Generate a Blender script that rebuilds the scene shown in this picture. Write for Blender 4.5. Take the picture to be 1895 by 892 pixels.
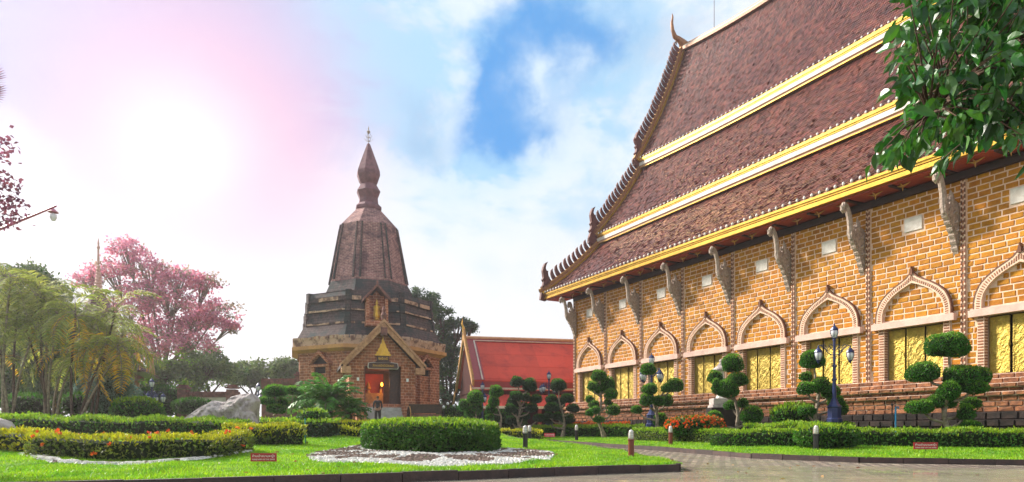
import bpy, bmesh, math, random
import numpy as np
from mathutils import Vector, Matrix
sc = bpy.context.scene
for o in list(bpy.data.objects): bpy.data.objects.remove(o)
COL = sc.collection
R = np.random.default_rng(7)
random.seed(7)
PI = math.pi

# ------------------------------------------------------------------ camera
F, CX, HY, CZ = 1250.0, 947.5, 797.0, 0.85      # focal length, principal x and horizon of the photograph, eye height
cd = bpy.data.cameras.new('camera'); cam = bpy.data.objects.new('camera', cd); COL.objects.link(cam)
cam.location = (0, 0, CZ); cam.rotation_euler = (PI/2, 0, 0)
cd.sensor_width = 36; cd.lens = F/1895*36; cd.shift_y = (HY-446)/1895; cd.clip_start = .05; cd.clip_end = 3000
sc.camera = cam
sc.view_settings.view_transform = 'Standard'; sc.view_settings.look = 'None'
sc.view_settings.exposure = 1.0; sc.view_settings.gamma = 1
try:
    sc.cycles.use_denoising = True; sc.cycles.max_bounces = 6; sc.cycles.diffuse_bounces = 3; sc.cycles.transparent_max_bounces = 8
    sc.cycles.volume_bounces = 0
except Exception: pass

def P(x, y, Y):                                  # a photograph pixel at depth Y
    return Vector(((x-CX)/F*Y, Y, CZ+(HY-y)/F*Y))

# ------------------------------------------------------------------ sun and sky
sun_dir = Vector((-.715, .42, .56)).normalized()
SUN_EL = math.asin(sun_dir.z); SUN_AZ = math.atan2(sun_dir.x, sun_dir.y)
sd = bpy.data.lights.new('sun', 'SUN'); sun = bpy.data.objects.new('sun', sd); COL.objects.link(sun)
sd.energy = 5.0; sd.angle = math.radians(10); sd.color = (1, .93, .84)
sun.rotation_euler = sun_dir.to_track_quat('Z', 'Y').to_euler()

W = bpy.data.worlds.new('World'); sc.world = W; W.use_nodes = True
wt = W.node_tree; wt.nodes.clear()
def wn(t, **k):
    n = wt.nodes.new(t)
    for a, b in k.items(): setattr(n, a, b)
    return n
def wl(a, b): wt.links.new(a, b)
def wmath(op, a, b=None, clamp=False):
    n = wn('ShaderNodeMath', operation=op, use_clamp=clamp)
    for i, v in enumerate((a, b)):
        if v is None: continue
        if isinstance(v, (int, float)): n.inputs[i].default_value = v
        else: wl(v, n.inputs[i])
    return n.outputs[0]
def wmix(fac, a, b, mode='MIX'):
    n = wn('ShaderNodeMix', data_type='RGBA', blend_type=mode)
    for s, v in ((n.inputs[0], fac), (n.inputs[6], a), (n.inputs[7], b)):
        if isinstance(v, (int, float)): s.default_value = v
        elif isinstance(v, tuple): s.default_value = (*v, 1)
        else: wl(v, s)
    return n.outputs[2]
def wramp(v, lo, hi):
    n = wn('ShaderNodeMapRange', interpolation_type='SMOOTHSTEP')
    wl(v, n.inputs[0]); n.inputs[1].default_value = lo; n.inputs[2].default_value = hi
    return n.outputs[0]
tc = wn('ShaderNodeTexCoord'); D = tc.outputs['Generated']
def wnoise(scale, sz, detail, dist=0.0, off=(0, 0, 0), rough=.55):
    mp = wn('ShaderNodeMapping'); wl(D, mp.inputs[0]); mp.inputs[3].default_value = (1, 1, sz); mp.inputs[1].default_value = off
    n = wn('ShaderNodeTexNoise'); wl(mp.outputs[0], n.inputs['Vector'])
    n.inputs['Scale'].default_value = scale; n.inputs['Detail'].default_value = detail; n.inputs['Roughness'].default_value = rough
    n.inputs['Distortion'].default_value = dist
    return n.outputs['Fac']
sky = wn('ShaderNodeTexSky', sky_type='NISHITA'); sky.sun_disc = False
sky.sun_elevation = SUN_EL; sky.sun_rotation = SUN_AZ; sky.air_density = 1.0; sky.dust_density = .6; sky.ozone_density = 1.6
sep = wn('ShaderNodeSeparateXYZ'); wl(D, sep.inputs[0]); zz = sep.outputs[2]
hs = wn('ShaderNodeHueSaturation'); hs.inputs['Saturation'].default_value = 1.45; hs.inputs['Value'].default_value = 1.0
wl(sky.outputs[0], hs.inputs['Color'])
blue = wmix(.80, hs.outputs[0], (.30, 2.3, 5.5))
n1 = wnoise(4.2, 1.8, 8, .4, (.3, .1, .0), .60); n2 = wnoise(2.1, 2.2, 6, .3, (4, 2, 1)); n3 = wnoise(9, 2.0, 7, .5, (1, 7, 3), .62)
def wvnoise(scale, amp, off):                    # a wandering offset, so that the patches of sky get torn cloud edges
    n = wn('ShaderNodeTexNoise'); mp = wn('ShaderNodeMapping'); wl(D, mp.inputs[0]); mp.inputs[1].default_value = off; wl(mp.outputs[0], n.inputs['Vector'])
    n.inputs['Scale'].default_value = scale; n.inputs['Detail'].default_value = 6; n.inputs['Roughness'].default_value = .6
    a = wn('ShaderNodeVectorMath', operation='SUBTRACT'); wl(n.outputs['Color'], a.inputs[0]); a.inputs[1].default_value = (.5, .5, .5)
    m_ = wn('ShaderNodeVectorMath', operation='SCALE'); wl(a.outputs[0], m_.inputs[0]); m_.inputs['Scale'].default_value = amp
    return m_.outputs[0]
wa = wn('ShaderNodeVectorMath', operation='ADD'); wl(D, wa.inputs[0]); wl(wvnoise(5, .20, (3, 1, 2)), wa.inputs[1])
wb = wn('ShaderNodeVectorMath', operation='ADD'); wl(wa.outputs[0], wb.inputs[0]); wl(wvnoise(17, .07, (7, 4, 1)), wb.inputs[1])
wd_ = wn('ShaderNodeVectorMath', operation='NORMALIZE'); wl(wb.outputs[0], wd_.inputs[0]); DW = wd_.outputs[0]
def wblob(x, y, k, warp=True):                   # a round patch of sky about a direction
    d = Vector(((x-CX)/F, 1, (HY-y)/F)).normalized()
    n = wn('ShaderNodeVectorMath', operation='DOT_PRODUCT'); wl(DW if warp else D, n.inputs[0]); n.inputs[1].default_value = d
    return wmath('POWER', wmath('MAXIMUM', n.outputs['Value'], 0.0), float(k))
def wsum(L):
    t = None
    for x_, y_, k_, w_ in L:
        v = wmath('MULTIPLY', wblob(x_, y_, k_), w_); t = v if t is None else wmath('ADD', t, v)
    return t
WHITE = (6.2, 6.3, 6.5)
low = wmath('SUBTRACT', 1.0, wramp(zz, .22, .40))
puff = wramp(wmath('ADD', n1, wmath('MULTIPLY', n3, .35)), .56, .80)
col = wmix(puff, (3.5, 4.8, 6.3), (6.4, 6.6, 6.8))
grey = wmath('MULTIPLY', wramp(n2, .48, .66), wramp(n3, .42, .64))
col = wmix(wmath('MULTIPLY', grey, .55), col, (3.6, 4.1, 5.1))
col = wmix(wmath('MULTIPLY', wsum(((60, 40, 30, .9), (200, 130, 60, .5), (430, 40, 80, .6))), wmath('SUBTRACT', 1.15, wmath('MULTIPLY', puff, .6)), True), col, (2.6, 3.1, 4.8))
col = wmix(wmath('MULTIPLY', wsum(((490, 45, 300, .7), (550, 105, 420, .8), (610, 160, 500, .9), (680, 140, 500, .7), (560, 240, 700, .3))), wramp(n3, .30, .62), True), col, (2.9, 3.1, 5.0))
col = wmix(low, col, WHITE)
col = wmix(wmath('MULTIPLY', wsum(((790, 335, 220, .55), (900, 330, 300, .5), (720, 60, 90, .6), (860, 90, 60, .65), (1080, 180, 110, .65), (1000, 300, 160, .4))), wmath('SUBTRACT', 1.15, wmath('MULTIPLY', puff, .8)), True), col, (2.7, 4.6, 6.2))
col = wmix(wramp(wsum(((740, 228, 900, .5), (785, 238, 900, .45), (825, 235, 1200, .4), (700, 165, 1200, .4))), .15, 1.5), col, (1.9, 3.5, 5.2))
hole = wramp(wsum(((965, 175, 420, 1.0), (915, 205, 600, .75), (1010, 95, 500, .75), (1055, 45, 420, .60), (1100, 60, 500, .3), (985, 235, 1200, .35))), .10, 1.45)
col = wmix(wmath('MULTIPLY', hole, .97), col, blue)
col = wmix(wmath('MULTIPLY', wmath('MULTIPLY', wblob(1040, 135, 1500), wramp(n1, .34, .52)), 1.0, True), col, (4.6, 5.6, 6.5))
col = wmix(wmath('MULTIPLY', wblob(300, 180, 60, False), .6, True), col, (4.6, 3.9, 5.4))
col = wmix(wmath('MULTIPLY', wblob(385, 225, 110, False), .85, True), col, (5.9, 3.4, 4.7))
col = wmix(wmath('MULTIPLY', wblob(480, 290, 170, False), .6, True), col, (6.0, 3.9, 5.0))
col = wmix(wmath('MULTIPLY', wblob(338, 278, 330, False), .95, True), col, (6.6, 6.2, 6.5))
bg = wn('ShaderNodeBackground'); wl(col, bg.inputs[0]); bg.inputs[1].default_value = .08
wo = wn('ShaderNodeOutputWorld'); wl(bg.outputs[0], wo.inputs[0])

# ------------------------------------------------------------------ materials
def mat(name, c1, c2=None, ns=3., rough=.7, metal=0., bump=0., bs=30., rnd=0., hue=0., transl=0., spec=.5, emit=0., sharp=(.35, .65),
        voro=False, rough2=None, coat=0.):
    m = bpy.data.materials.new(name); m.use_nodes = True; t = m.node_tree; N = t.nodes; L = t.links; pb = N['Principled BSDF']
    out = N['Material Output']
    geo = N.new('ShaderNodeNewGeometry')
    pb.inputs['Roughness'].default_value = rough; pb.inputs['Metallic'].default_value = metal
    pb.inputs['Specular IOR Level'].default_value = spec
    if coat: pb.inputs['Coat Weight'].default_value = coat; pb.inputs['Coat Roughness'].default_value = .1
    rgb = N.new('ShaderNodeRGB'); rgb.outputs[0].default_value = (*c1, 1); col = rgb.outputs[0]
    if c2 is not None:
        nz = N.new('ShaderNodeTexNoise'); nz.inputs['Scale'].default_value = ns; nz.inputs['Detail'].default_value = 6; nz.inputs['Roughness'].default_value = .65
        L.new(geo.outputs['Position'], nz.inputs['Vector'])
        mr = N.new('ShaderNodeMapRange'); mr.interpolation_type = 'SMOOTHSTEP'; L.new(nz.outputs['Fac'], mr.inputs[0]); mr.inputs[1].default_value = sharp[0]; mr.inputs[2].default_value = sharp[1]
        mx = N.new('ShaderNodeMix'); mx.data_type = 'RGBA'; L.new(mr.outputs[0], mx.inputs[0]); L.new(col, mx.inputs[6]); mx.inputs[7].default_value = (*c2, 1)
        col = mx.outputs[2]
        if rough2 is not None:
            m2 = N.new('ShaderNodeMapRange'); L.new(mr.outputs[0], m2.inputs[0]); m2.inputs[3].default_value = rough; m2.inputs[4].default_value = rough2
            L.new(m2.outputs[0], pb.inputs['Roughness'])
    if rnd or hue:
        oi = N.new('ShaderNodeObjectInfo')
        ad = N.new('ShaderNodeMath'); ad.operation = 'ADD'; L.new(geo.outputs['Random Per Island'], ad.inputs[0]); L.new(oi.outputs['Random'], ad.inputs[1])
        fr = N.new('ShaderNodeMath'); fr.operation = 'FRACT'; L.new(ad.outputs[0], fr.inputs[0])
        h = N.new('ShaderNodeHueSaturation'); L.new(col, h.inputs['Color'])
        a = N.new('ShaderNodeMapRange'); L.new(fr.outputs[0], a.inputs[0]); a.inputs[3].default_value = 1-rnd; a.inputs[4].default_value = 1+rnd; L.new(a.outputs[0], h.inputs['Value'])
        if hue:
            mu = N.new('ShaderNodeMath'); mu.operation = 'MULTIPLY'; L.new(fr.outputs[0], mu.inputs[0]); mu.inputs[1].default_value = 7.31
            f2 = N.new('ShaderNodeMath'); f2.operation = 'FRACT'; L.new(mu.outputs[0], f2.inputs[0])
            a2 = N.new('ShaderNodeMapRange'); L.new(f2.outputs[0], a2.inputs[0]); a2.inputs[3].default_value = .5-hue; a2.inputs[4].default_value = .5+hue; L.new(a2.outputs[0], h.inputs['Hue'])
        col = h.outputs[0]
    L.new(col, pb.inputs['Base Color'])
    if bump:
        bz = N.new('ShaderNodeTexVoronoi' if voro else 'ShaderNodeTexNoise'); bz.inputs['Scale'].default_value = bs
        if not voro: bz.inputs['Detail'].default_value = 5
        L.new(geo.outputs['Position'], bz.inputs['Vector'])
        bp = N.new('ShaderNodeBump'); bp.inputs['Strength'].default_value = min(1, bump); bp.inputs['Distance'].default_value = .03*max(1, bump)
        L.new(bz.outputs['Distance' if voro else 'Fac'], bp.inputs['Height']); L.new(bp.outputs[0], pb.inputs['Normal'])
    if emit:
        L.new(col, pb.inputs['Emission Color']); pb.inputs['Emission Strength'].default_value = emit
    if transl:
        tr = N.new('ShaderNodeBsdfTranslucent'); L.new(col, tr.inputs['Color'])
        ms = N.new('ShaderNodeMixShader'); ms.inputs[0].default_value = transl
        L.new(pb.outputs[0], ms.inputs[1]); L.new(tr.outputs[0], ms.inputs[2]); L.new(ms.outputs[0], out.inputs['Surface'])
    return m

def brick_mat(name, c1, c2, cm, bw=.42, bh=.19, mortar=.02, dark=None, ds=.6, rough=.85, bump=.6, dsharp=(.42, .62)):
    m = bpy.data.materials.new(name); m.use_nodes = True; t = m.node_tree; N = t.nodes; L = t.links; pb = N['Principled BSDF']
    pb.inputs['Roughness'].default_value = rough; pb.inputs['Specular IOR Level'].default_value = .25
    uv = N.new('ShaderNodeUVMap'); uv.uv_map = 'UVMap'; geo = N.new('ShaderNodeNewGeometry')
    br = N.new('ShaderNodeTexBrick'); L.new(uv.outputs[0], br.inputs['Vector'])
    br.inputs['Color1'].default_value = (*c1, 1); br.inputs['Color2'].default_value = (*c2, 1); br.inputs['Mortar'].default_value = (*cm, 1)
    br.inputs['Scale'].default_value = 1; br.inputs['Mortar Size'].default_value = mortar; br.inputs['Brick Width'].default_value = bw; br.inputs['Row Height'].default_value = bh
    br.inputs['Mortar Smooth'].default_value = .3
    nz = N.new('ShaderNodeTexNoise'); nz.inputs['Scale'].default_value = 4; nz.inputs['Detail'].default_value = 6; L.new(geo.outputs['Position'], nz.inputs['Vector'])
    h = N.new('ShaderNodeHueSaturation'); L.new(br.outputs['Color'], h.inputs['Color'])
    mr = N.new('ShaderNodeMapRange'); L.new(nz.outputs['Fac'], mr.inputs[0]); mr.inputs[1].default_value = .3; mr.inputs[2].default_value = .7; mr.inputs[3].default_value = .6; mr.inputs[4].default_value = 1.35
    L.new(mr.outputs[0], h.inputs['Value']); col = h.outputs[0]
    if dark is not None:
        n2 = N.new('ShaderNodeTexNoise'); n2.inputs['Scale'].default_value = ds; n2.inputs['Detail'].default_value = 7; n2.inputs['Roughness'].default_value = .7
        L.new(geo.outputs['Position'], n2.inputs['Vector'])
        m2 = N.new('ShaderNodeMapRange'); m2.interpolation_type = 'SMOOTHSTEP'; L.new(n2.outputs['Fac'], m2.inputs[0]); m2.inputs[1].default_value = dsharp[0]; m2.inputs[2].default_value = dsharp[1]
        mx = N.new('ShaderNodeMix'); mx.data_type = 'RGBA'; L.new(m2.outputs[0], mx.inputs[0]); L.new(col, mx.inputs[6]); mx.inputs[7].default_value = (*dark, 1)
        col = mx.outputs[2]
    L.new(col, pb.inputs['Base Color'])
    bp = N.new('ShaderNodeBump'); bp.inputs['Strength'].default_value = bump; bp.inputs['Distance'].default_value = .03; bp.invert = True
    L.new(br.outputs['Fac'], bp.inputs['Height']); L.new(bp.outputs[0], pb.inputs['Normal'])
    return m

m_brick = mat('laterite brick', (.47, .195, .013), (.38, .145, .011), 6, .8, bump=.5, bs=45, rnd=.20, hue=.006, spec=.25)
m_brick_base = mat('weathered laterite', (.30, .12, .05), (.14, .055, .028), 5, .85, bump=.6, bs=40, rnd=.35, spec=.3)
m_moss = mat('black damp laterite', (.035, .022, .018), (.012, .01, .009), 3, .8, bump=.5, bs=25, rnd=.3, spec=.2)
m_mortar = mat('pink lime mortar', (.77, .55, .41), (.67, .46, .33), 4, .9, bump=.3, bs=40, spec=.2)
m_mortar_b = mat('base mortar', (.86, .66, .52), (.50, .35, .26), 3, .9, bump=.3, bs=40, spec=.2)
m_lintel = mat('pink stone', (.66, .46, .38), (.56, .37, .30), 2, .75, bump=.2, bs=50, spec=.3)
m_stone = mat('pale plaque stone', (.62, .58, .52), (.52, .47, .41), 5, .7, bump=.25, bs=60, spec=.3)
m_vous = mat('red arch brick', (.34, .14, .07), (.24, .09, .045), 8, .85, rnd=.3, spec=.3)
m_brown = mat('brown stone rim', (.20, .09, .055), (.14, .06, .035), 3, .8, bump=.2, spec=.3)
m_gold = mat('gold paint', (.66, .40, .05), (.52, .29, .035), 3, .30, .70, bump=.15, bs=30, spec=.6)
m_gold_panel = mat('embossed gold panel', (.44, .315, .06), (.31, .22, .04), 5, .42, .70, bump=1.0, bs=22, spec=.5, rnd=.16, sharp=(.30, .72))
m_gold_dull = mat('old gold', (.48, .25, .06), (.30, .15, .05), 4, .5, .3, bump=.2, bs=30)
m_white = mat('white band', (.70, .65, .56), (.52, .45, .37), 1.2, .6, spec=.4)
m_peach = mat('peach underside', (.62, .36, .20), (.50, .27, .15), 2, .7)
m_bead = mat('pearl white beads', (.68, .63, .56), None, rough=.35, rnd=.06)
m_tile = mat('plum roof tile', (.145, .042, .027), (.08, .022, .017), 1.3, .42, bump=.2, bs=50, rnd=.52, hue=.010, spec=.32)
m_deck = mat('roof underlay', (.05, .02, .018), rough=.9)
m_soffit = mat('dark red soffit', (.38, .05, .02), (.28, .035, .016), 2, .55)
m_beam = mat('dark timber beam', (.035, .014, .01), (.02, .01, .008), 3, .6)
m_rake = mat('carved rake board', (.40, .17, .055), (.22, .085, .035), 6, .55, .15, bump=.4, bs=25)
m_blade = mat('maroon flame blade', (.15, .036, .022), (.09, .022, .016), 6, .7, rnd=.2)
m_bracket = mat('carved grey stone', (.46, .36, .29), (.28, .21, .165), 9, .7, bump=.8, bs=22, spec=.3)
m_dark = mat('dark opening', (.012, .008, .006), rough=.9)
m_navy = mat('navy painted iron', (.012, .022, .09), (.02, .03, .11), 5, .35, .2, bump=.1)
m_glass = mat('frosted lamp glass', (.80, .80, .82), rough=.2, spec=.6, transl=.25)
m_bark = mat('pale bark', (.33, .27, .20), (.16, .12, .09), 9, .9, bump=.8, bs=25, spec=.2)
m_bark_d = mat('brown bark', (.12, .075, .05), (.06, .04, .03), 8, .9, bump=.8, bs=25, spec=.2)
def leafm(name, c1, c2, tr=.35, rough=.55, rnd=.35, hue=.025, ns=1.2): return mat(name, c1, c2, ns, rough, rnd=rnd, hue=hue, transl=tr, spec=.35)
l_hedge = leafm('hedge leaf', (.070, .19, .016), (.038, .115, .012))
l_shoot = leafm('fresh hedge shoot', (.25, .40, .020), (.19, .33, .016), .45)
l_yellow = leafm('golden hedge leaf', (.45, .44, .012), (.30, .34, .012), .4)
l_olive = leafm('flower hedge leaf', (.16, .20, .022), (.09, .15, .016), .35)
l_topi = leafm('topiary leaf', (.060, .20, .016), (.032, .13, .012), .3, .5)
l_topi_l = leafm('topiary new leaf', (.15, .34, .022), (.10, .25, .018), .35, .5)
l_topi_d = leafm('bluish topiary leaf', (.035, .085, .035), (.022, .06, .028), .25, .5)
l_tree = leafm('broad tree leaf', (.07, .14, .03), (.04, .09, .02), .35)
l_far = leafm('far tree leaf', (.15, .21, .05), (.09, .14, .04), .4)
l_flarepink = leafm('flare pink tree leaf', (.72, .26, .36), (.56, .20, .29), .5)  # the lens flare's pink is put into the leaf colour
l_flaregreen = leafm('flare tinted green leaf', (.36, .26, .20), (.26, .22, .14), .45)  # leaf green with some of the flare's pink mixed in
l_palm = leafm('palm leaflet', (.36, .38, .07), (.24, .29, .055), .5, .6)
l_palmy = leafm('yellowing palm leaflet', (.74, .44, .03), (.60, .36, .03), .45, .5)
l_cycad = leafm('fan palm leaflet', (.11, .28, .035), (.06, .18, .025), .4, .45)
l_blue = leafm('blue conifer spray', (.20, .29, .25), (.13, .21, .17), .25, .6)
l_big = mat('glossy broad leaf', (.016, .075, .009), (.045, .16, .012), 2.5, .34, rnd=.45, hue=.02, transl=.30, spec=.5)
m_core = mat('shaded hedge core', (.016, .03, .008), (.01, .018, .006), 6, .9, spec=.1)  # inner core of clipped plants; the shade between leaves is put into its colour
l_flower = leafm('orange flower', (.80, .12, .015), (.75, .20, .03), .3, .5, .25, .02)
m_grass = leafm('lawn blade', (.30, .50, .014), (.13, .32, .010), .45, .5, .40, .025, .9)
m_soil = mat('lawn soil and thatch', (.15, .27, .014), (.07, .16, .012), 1.1, .95, bump=.5, bs=15, spec=.1)
m_pave = mat('wet paver', (.42, .34, .27), (.26, .24, .18), .40, .04, rnd=.10, hue=.02, bump=.0, bs=10, spec=.7, rough2=.22)
m_pave_j = mat('paver joint', (.34, .28, .22), (.22, .20, .15), .5, .2)
m_kerb = mat('dark brown kerb', (.055, .028, .022), (.03, .017, .015), 4, .6, bump=.4, bs=25, rnd=.25)
m_ground = mat('packed earth', (.10, .10, .05), (.07, .085, .03), .4, .95, bump=.4, bs=5)
m_pebw = mat('white pebble', (.72, .70, .66), (.58, .55, .50), 9, .6, rnd=.18)
m_pebb = mat('brown pebble', (.24, .16, .12), (.16, .11, .085), 9, .7, rnd=.35)
m_black = mat('black bollard enamel', (.014, .012, .015), (.022, .018, .02), 6, .3)
m_flareb = mat('flare red bollard', (.20, .035, .018), (.15, .03, .015), 6, .4)  # black bollards with the lens flare's orange tint put into their colour
m_lampw = mat('bollard lamp glass', (.78, .78, .76), rough=.25)
m_sign = mat('red sign enamel', (.46, .015, .02), (.38, .012, .018), 8, .35)
m_letter = mat('white lettering', (.85, .80, .78), rough=.5)
m_teal = mat('teal stake', (.02, .26, .25), rough=.4)
m_pipe = mat('blue plastic pipe', (.03, .25, .50), rough=.35)
m_rock = mat('grey weathered rock', (.48, .42, .39), (.22, .18, .17), 3.2, .85, bump=1.5, bs=9, spec=.2, sharp=(.40, .70))
m_redroof = mat('red metal roof sheet', (.54, .058, .032), (.36, .035, .024), .7, .72, rnd=.10, bump=.1, spec=.25, sharp=(.45, .75))
m_redtrim = mat('crimson roof border', (.30, .02, .03), (.24, .02, .025), 2, .5)
m_plaster = mat('cream plaster', (.62, .56, .46), (.50, .43, .34), 2, .85)
m_oldbrick = mat('old red brick coping', (.26, .11, .085), (.13, .06, .05), 4, .9, bump=.6, bs=25)
m_cloth = mat('dark clothing', (.018, .015, .02), (.03, .02, .025), 8, .85)
m_skin = mat('skin', (.30, .15, .09), rough=.55); m_hair = mat('brown hair', (.09, .045, .025), rough=.6)
m_wood = mat('dark wood', (.07, .03, .02), (.04, .018, .013), 6, .6)
m_redin = mat('crimson interior wall', (.42, .035, .015), (.30, .02, .012), 2, .6)
m_lit = mat('lit amber lamp', (1.0, .42, .06), rough=.5, emit=1.0)
m_steps = mat('pale concrete steps', (.50, .48, .44), (.38, .36, .32), 3, .8)
m_iron = mat('grey galvanised steel', (.25, .22, .24), rough=.5, metal=.4)
m_stupa = brick_mat('stupa laterite', (.40, .15, .075), (.28, .10, .052), (.54, .29, .20), .40, .19, .022, (.05, .028, .026), .5, dsharp=(.60, .80))
m_porch = brick_mat('porch laterite', (.43, .155, .075), (.31, .105, .052), (.56, .30, .20), .36, .18, .020)
m_bell = brick_mat('bell brick', (.33, .15, .135), (.19, .085, .09), (.45, .28, .24), .34, .12, .022, (.055, .028, .042), .8, dsharp=(.44, .70))
m_dmoss = brick_mat('mossy roof course', (.095, .06, .056), (.065, .044, .044), (.14, .10, .085), .4, .2, .02, (.030, .042, .042), .7)
m_parapet = mat('weathered pale parapet', (.55, .36, .24), (.17, .09, .06), 2.2, .85, bump=.5, bs=12, sharp=(.45, .62))
m_orange = mat('ochre painted moulding', (.58, .29, .09), (.46, .22, .07), 2, .7)
m_plume = mat('plum spire plaster', (.20, .08, .095), (.12, .05, .062), 3, .8, bump=.4, bs=10)

# ------------------------------------------------------------------ mesh helpers
class NB:
    "collects vertices and faces (with material slots) and links them as ONE mesh object"
    def __init__(s): s.v = []; s.f = []; s.n = 0
    def add(s, V, Fs, mi=0):
        V = np.asarray(V, dtype=float).reshape(-1, 3)
        s.v.append(V); Fs = np.asarray(Fs, dtype=np.int64)
        s.f.append((Fs + s.n, mi)); s.n += len(V); return s
    def addl(s, V, Fl, mi=0):                    # faces of unequal size
        V = np.asarray(V, dtype=float).reshape(-1, 3); s.v.append(V)
        for f in Fl: s.f.append((np.asarray([f], dtype=np.int64) + s.n, mi))
        s.n += len(V); return s
    def box(s, x0, x1, y0, y1, z0, z1, mi=0):
        V = [(x0,y0,z0),(x1,y0,z0),(x1,y1,z0),(x0,y1,z0),(x0,y0,z1),(x1,y0,z1),(x1,y1,z1),(x0,y1,z1)]
        return s.add(V, [(0,3,2,1),(4,5,6,7),(0,1,5,4),(1,2,6,5),(2,3,7,6),(3,0,4,7)], mi)
    def tube(s, pts, rad, n=8, mi=0, caps=True):
        pts = [Vector(p) for p in pts]; V = []; m = len(pts)
        if not hasattr(rad, '__len__'): rad = [rad]*m
        up = Vector((.13, .29, .95))
        for i, p in enumerate(pts):
            d = (pts[min(i+1, m-1)] - pts[max(i-1, 0)]).normalized()
            a = d.cross(up)
            if a.length < .15: a = d.cross(Vector((1, 0, 0)))
            a.normalize(); b2 = d.cross(a)
            for k in range(n):
                t = 2*PI*k/n; V.append(p + (a*math.cos(t) + b2*math.sin(t))*rad[i])
        Fs = [(i*n+k, i*n+(k+1) % n, (i+1)*n+(k+1) % n, (i+1)*n+k) for i in range(m-1) for k in range(n)]
        base = s.n
        s.add([tuple(v) for v in V], Fs, mi)
        if caps:
            s.f.append((np.asarray([[base+k for k in range(n)][::-1]]), mi)); s.f.append((np.asarray([[base+(m-1)*n+k for k in range(n)]]), mi))
        return s
    def lathe(s, prof, n=16, c=(0, 0), mi=0, rot=0., cap=True, sq=1.):
        m = len(prof); V = []
        for r, z in prof:
            for k in range(n):
                t = 2*PI*k/n+rot; V.append((c[0]+r*math.cos(t), c[1]+r*math.sin(t)*sq, z))
        Fs = [(i*n+k, i*n+(k+1) % n, (i+1)*n+(k+1) % n, (i+1)*n+k) for i in range(m-1) for k in range(n)]
        base = s.n; s.add(V, Fs, mi)
        if cap:
            s.f.append((np.asarray([[base+k for k in range(n)][::-1]]), mi)); s.f.append((np.asarray([[base+(m-1)*n+k for k in range(n)]]), mi))
        return s
    def extrude(s, poly, fn, d0, d1, mi=0):      # outline poly (a,b) -> fn(a,b,depth)
        n = len(poly); V = [fn(a, b_, d0) for a, b_ in poly] + [fn(a, b_, d1) for a, b_ in poly]
        Fl = [list(range(n))[::-1], list(range(n, 2*n))] + [[i, (i+1) % n, n+(i+1) % n, n+i] for i in range(n)]
        return s.addl(V, Fl, mi)
    def build(s, name, mats, parent=None, smooth=False, loc=None, uv=False):
        me = bpy.data.meshes.new(name)
        V = np.concatenate(s.v) if s.v else np.zeros((0, 3))
        me.vertices.add(len(V)); me.vertices.foreach_set('co', V.astype(np.float32).ravel())
        loops = np.concatenate([f.ravel() for f, _ in s.f]); tot = np.concatenate([np.full(len(f), f.shape[1]) for f, _ in s.f])
        mi = np.concatenate([np.full(len(f), m) for f, m in s.f]); st = np.concatenate([[0], np.cumsum(tot)[:-1]])
        me.loops.add(len(loops)); me.loops.foreach_set('vertex_index', loops.astype(np.int32))
        me.polygons.add(len(tot)); me.polygons.foreach_set('loop_start', st.astype(np.int32)); me.polygons.foreach_set('loop_total', tot.astype(np.int32))
        if not isinstance(mats, (list, tuple)): mats = [mats]
        for m in mats: me.materials.append(m)
        me.polygons.foreach_set('material_index', mi.astype(np.int32))
        me.polygons.foreach_set('use_smooth', np.full(len(tot), bool(smooth)))
        me.update(calc_edges=True); me.validate()
        if uv: box_uv(me)
        o = bpy.data.objects.new(name, me); COL.objects.link(o)
        if parent is not None: o.parent = parent
        if loc is not None: o.location = loc
        return o
def box_uv(me):
    l = me.uv_layers.new(name='UVMap')
    for p in me.polygons:
        n = p.normal; t = Vector((-n.y, n.x, 0))
        flat = t.length < .25
        if not flat: t.normalize(); bt = n.cross(t)
        for li in p.loop_indices:
            co = me.vertices[me.loops[li].vertex_index].co
            l.data[li].uv = (co.x, co.y) if flat else (co.dot(t), co.dot(bt) if bt.z > 0 else -co.dot(bt))
def bev(o, w=.01, seg=1):
    m = o.modifiers.new('bevel', 'BEVEL'); m.width = w; m.segments = seg; m.limit_method = 'ANGLE'; return o
def tag(o, label=None, cat=None, group=None, kind=None):
    for k, v in (('label', label), ('category', cat), ('group', group), ('kind', kind)):
        if v: o[k] = v
    return o
def thing(name, label, cat, loc=(0, 0, 0), rz=0., group=None):
    o = bpy.data.objects.new(name, None); COL.objects.link(o); o.location = loc; o.rotation_euler = (0, 0, rz); o.empty_display_size = .2
    return tag(o, label, cat, group)
def inst(name, me, parent=None, loc=(0, 0, 0), rot=None, scale=None, matrix=None):
    o = bpy.data.objects.new(name, me); COL.objects.link(o)
    if parent is not None: o.parent = parent
    if matrix is not None: o.matrix_basis = matrix; return o
    o.location = loc
    if rot is not None: o.rotation_euler = rot
    if scale is not None: o.scale = scale
    return o
def copy_tree(o, parent=None):
    c = o.copy(); COL.objects.link(c)
    if parent is not None: c.parent = parent
    for ch in list(o.children): copy_tree(ch, c)
    return c
def unit(v): return v/np.maximum(np.linalg.norm(v, axis=1, keepdims=True), 1e-9)
def leaves(p, d, L, w, rng, fold=.25):
    "leaf shaped quads: base p, direction d, length L, half width w"
    n = len(p); d = unit(d); s = unit(np.cross(d, rng.normal(size=(n, 3)))); nn = np.cross(d, s)
    L = np.broadcast_to(np.asarray(L, float), (n,))[:, None]; w = np.broadcast_to(np.asarray(w, float), (n,))[:, None]
    V = np.stack([p, p+d*L*.5+s*w+nn*w*fold, p+d*L, p+d*L*.5-s*w+nn*w*fold], 1).reshape(-1, 3)
    return V, np.arange(4*n).reshape(n, 4)
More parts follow.
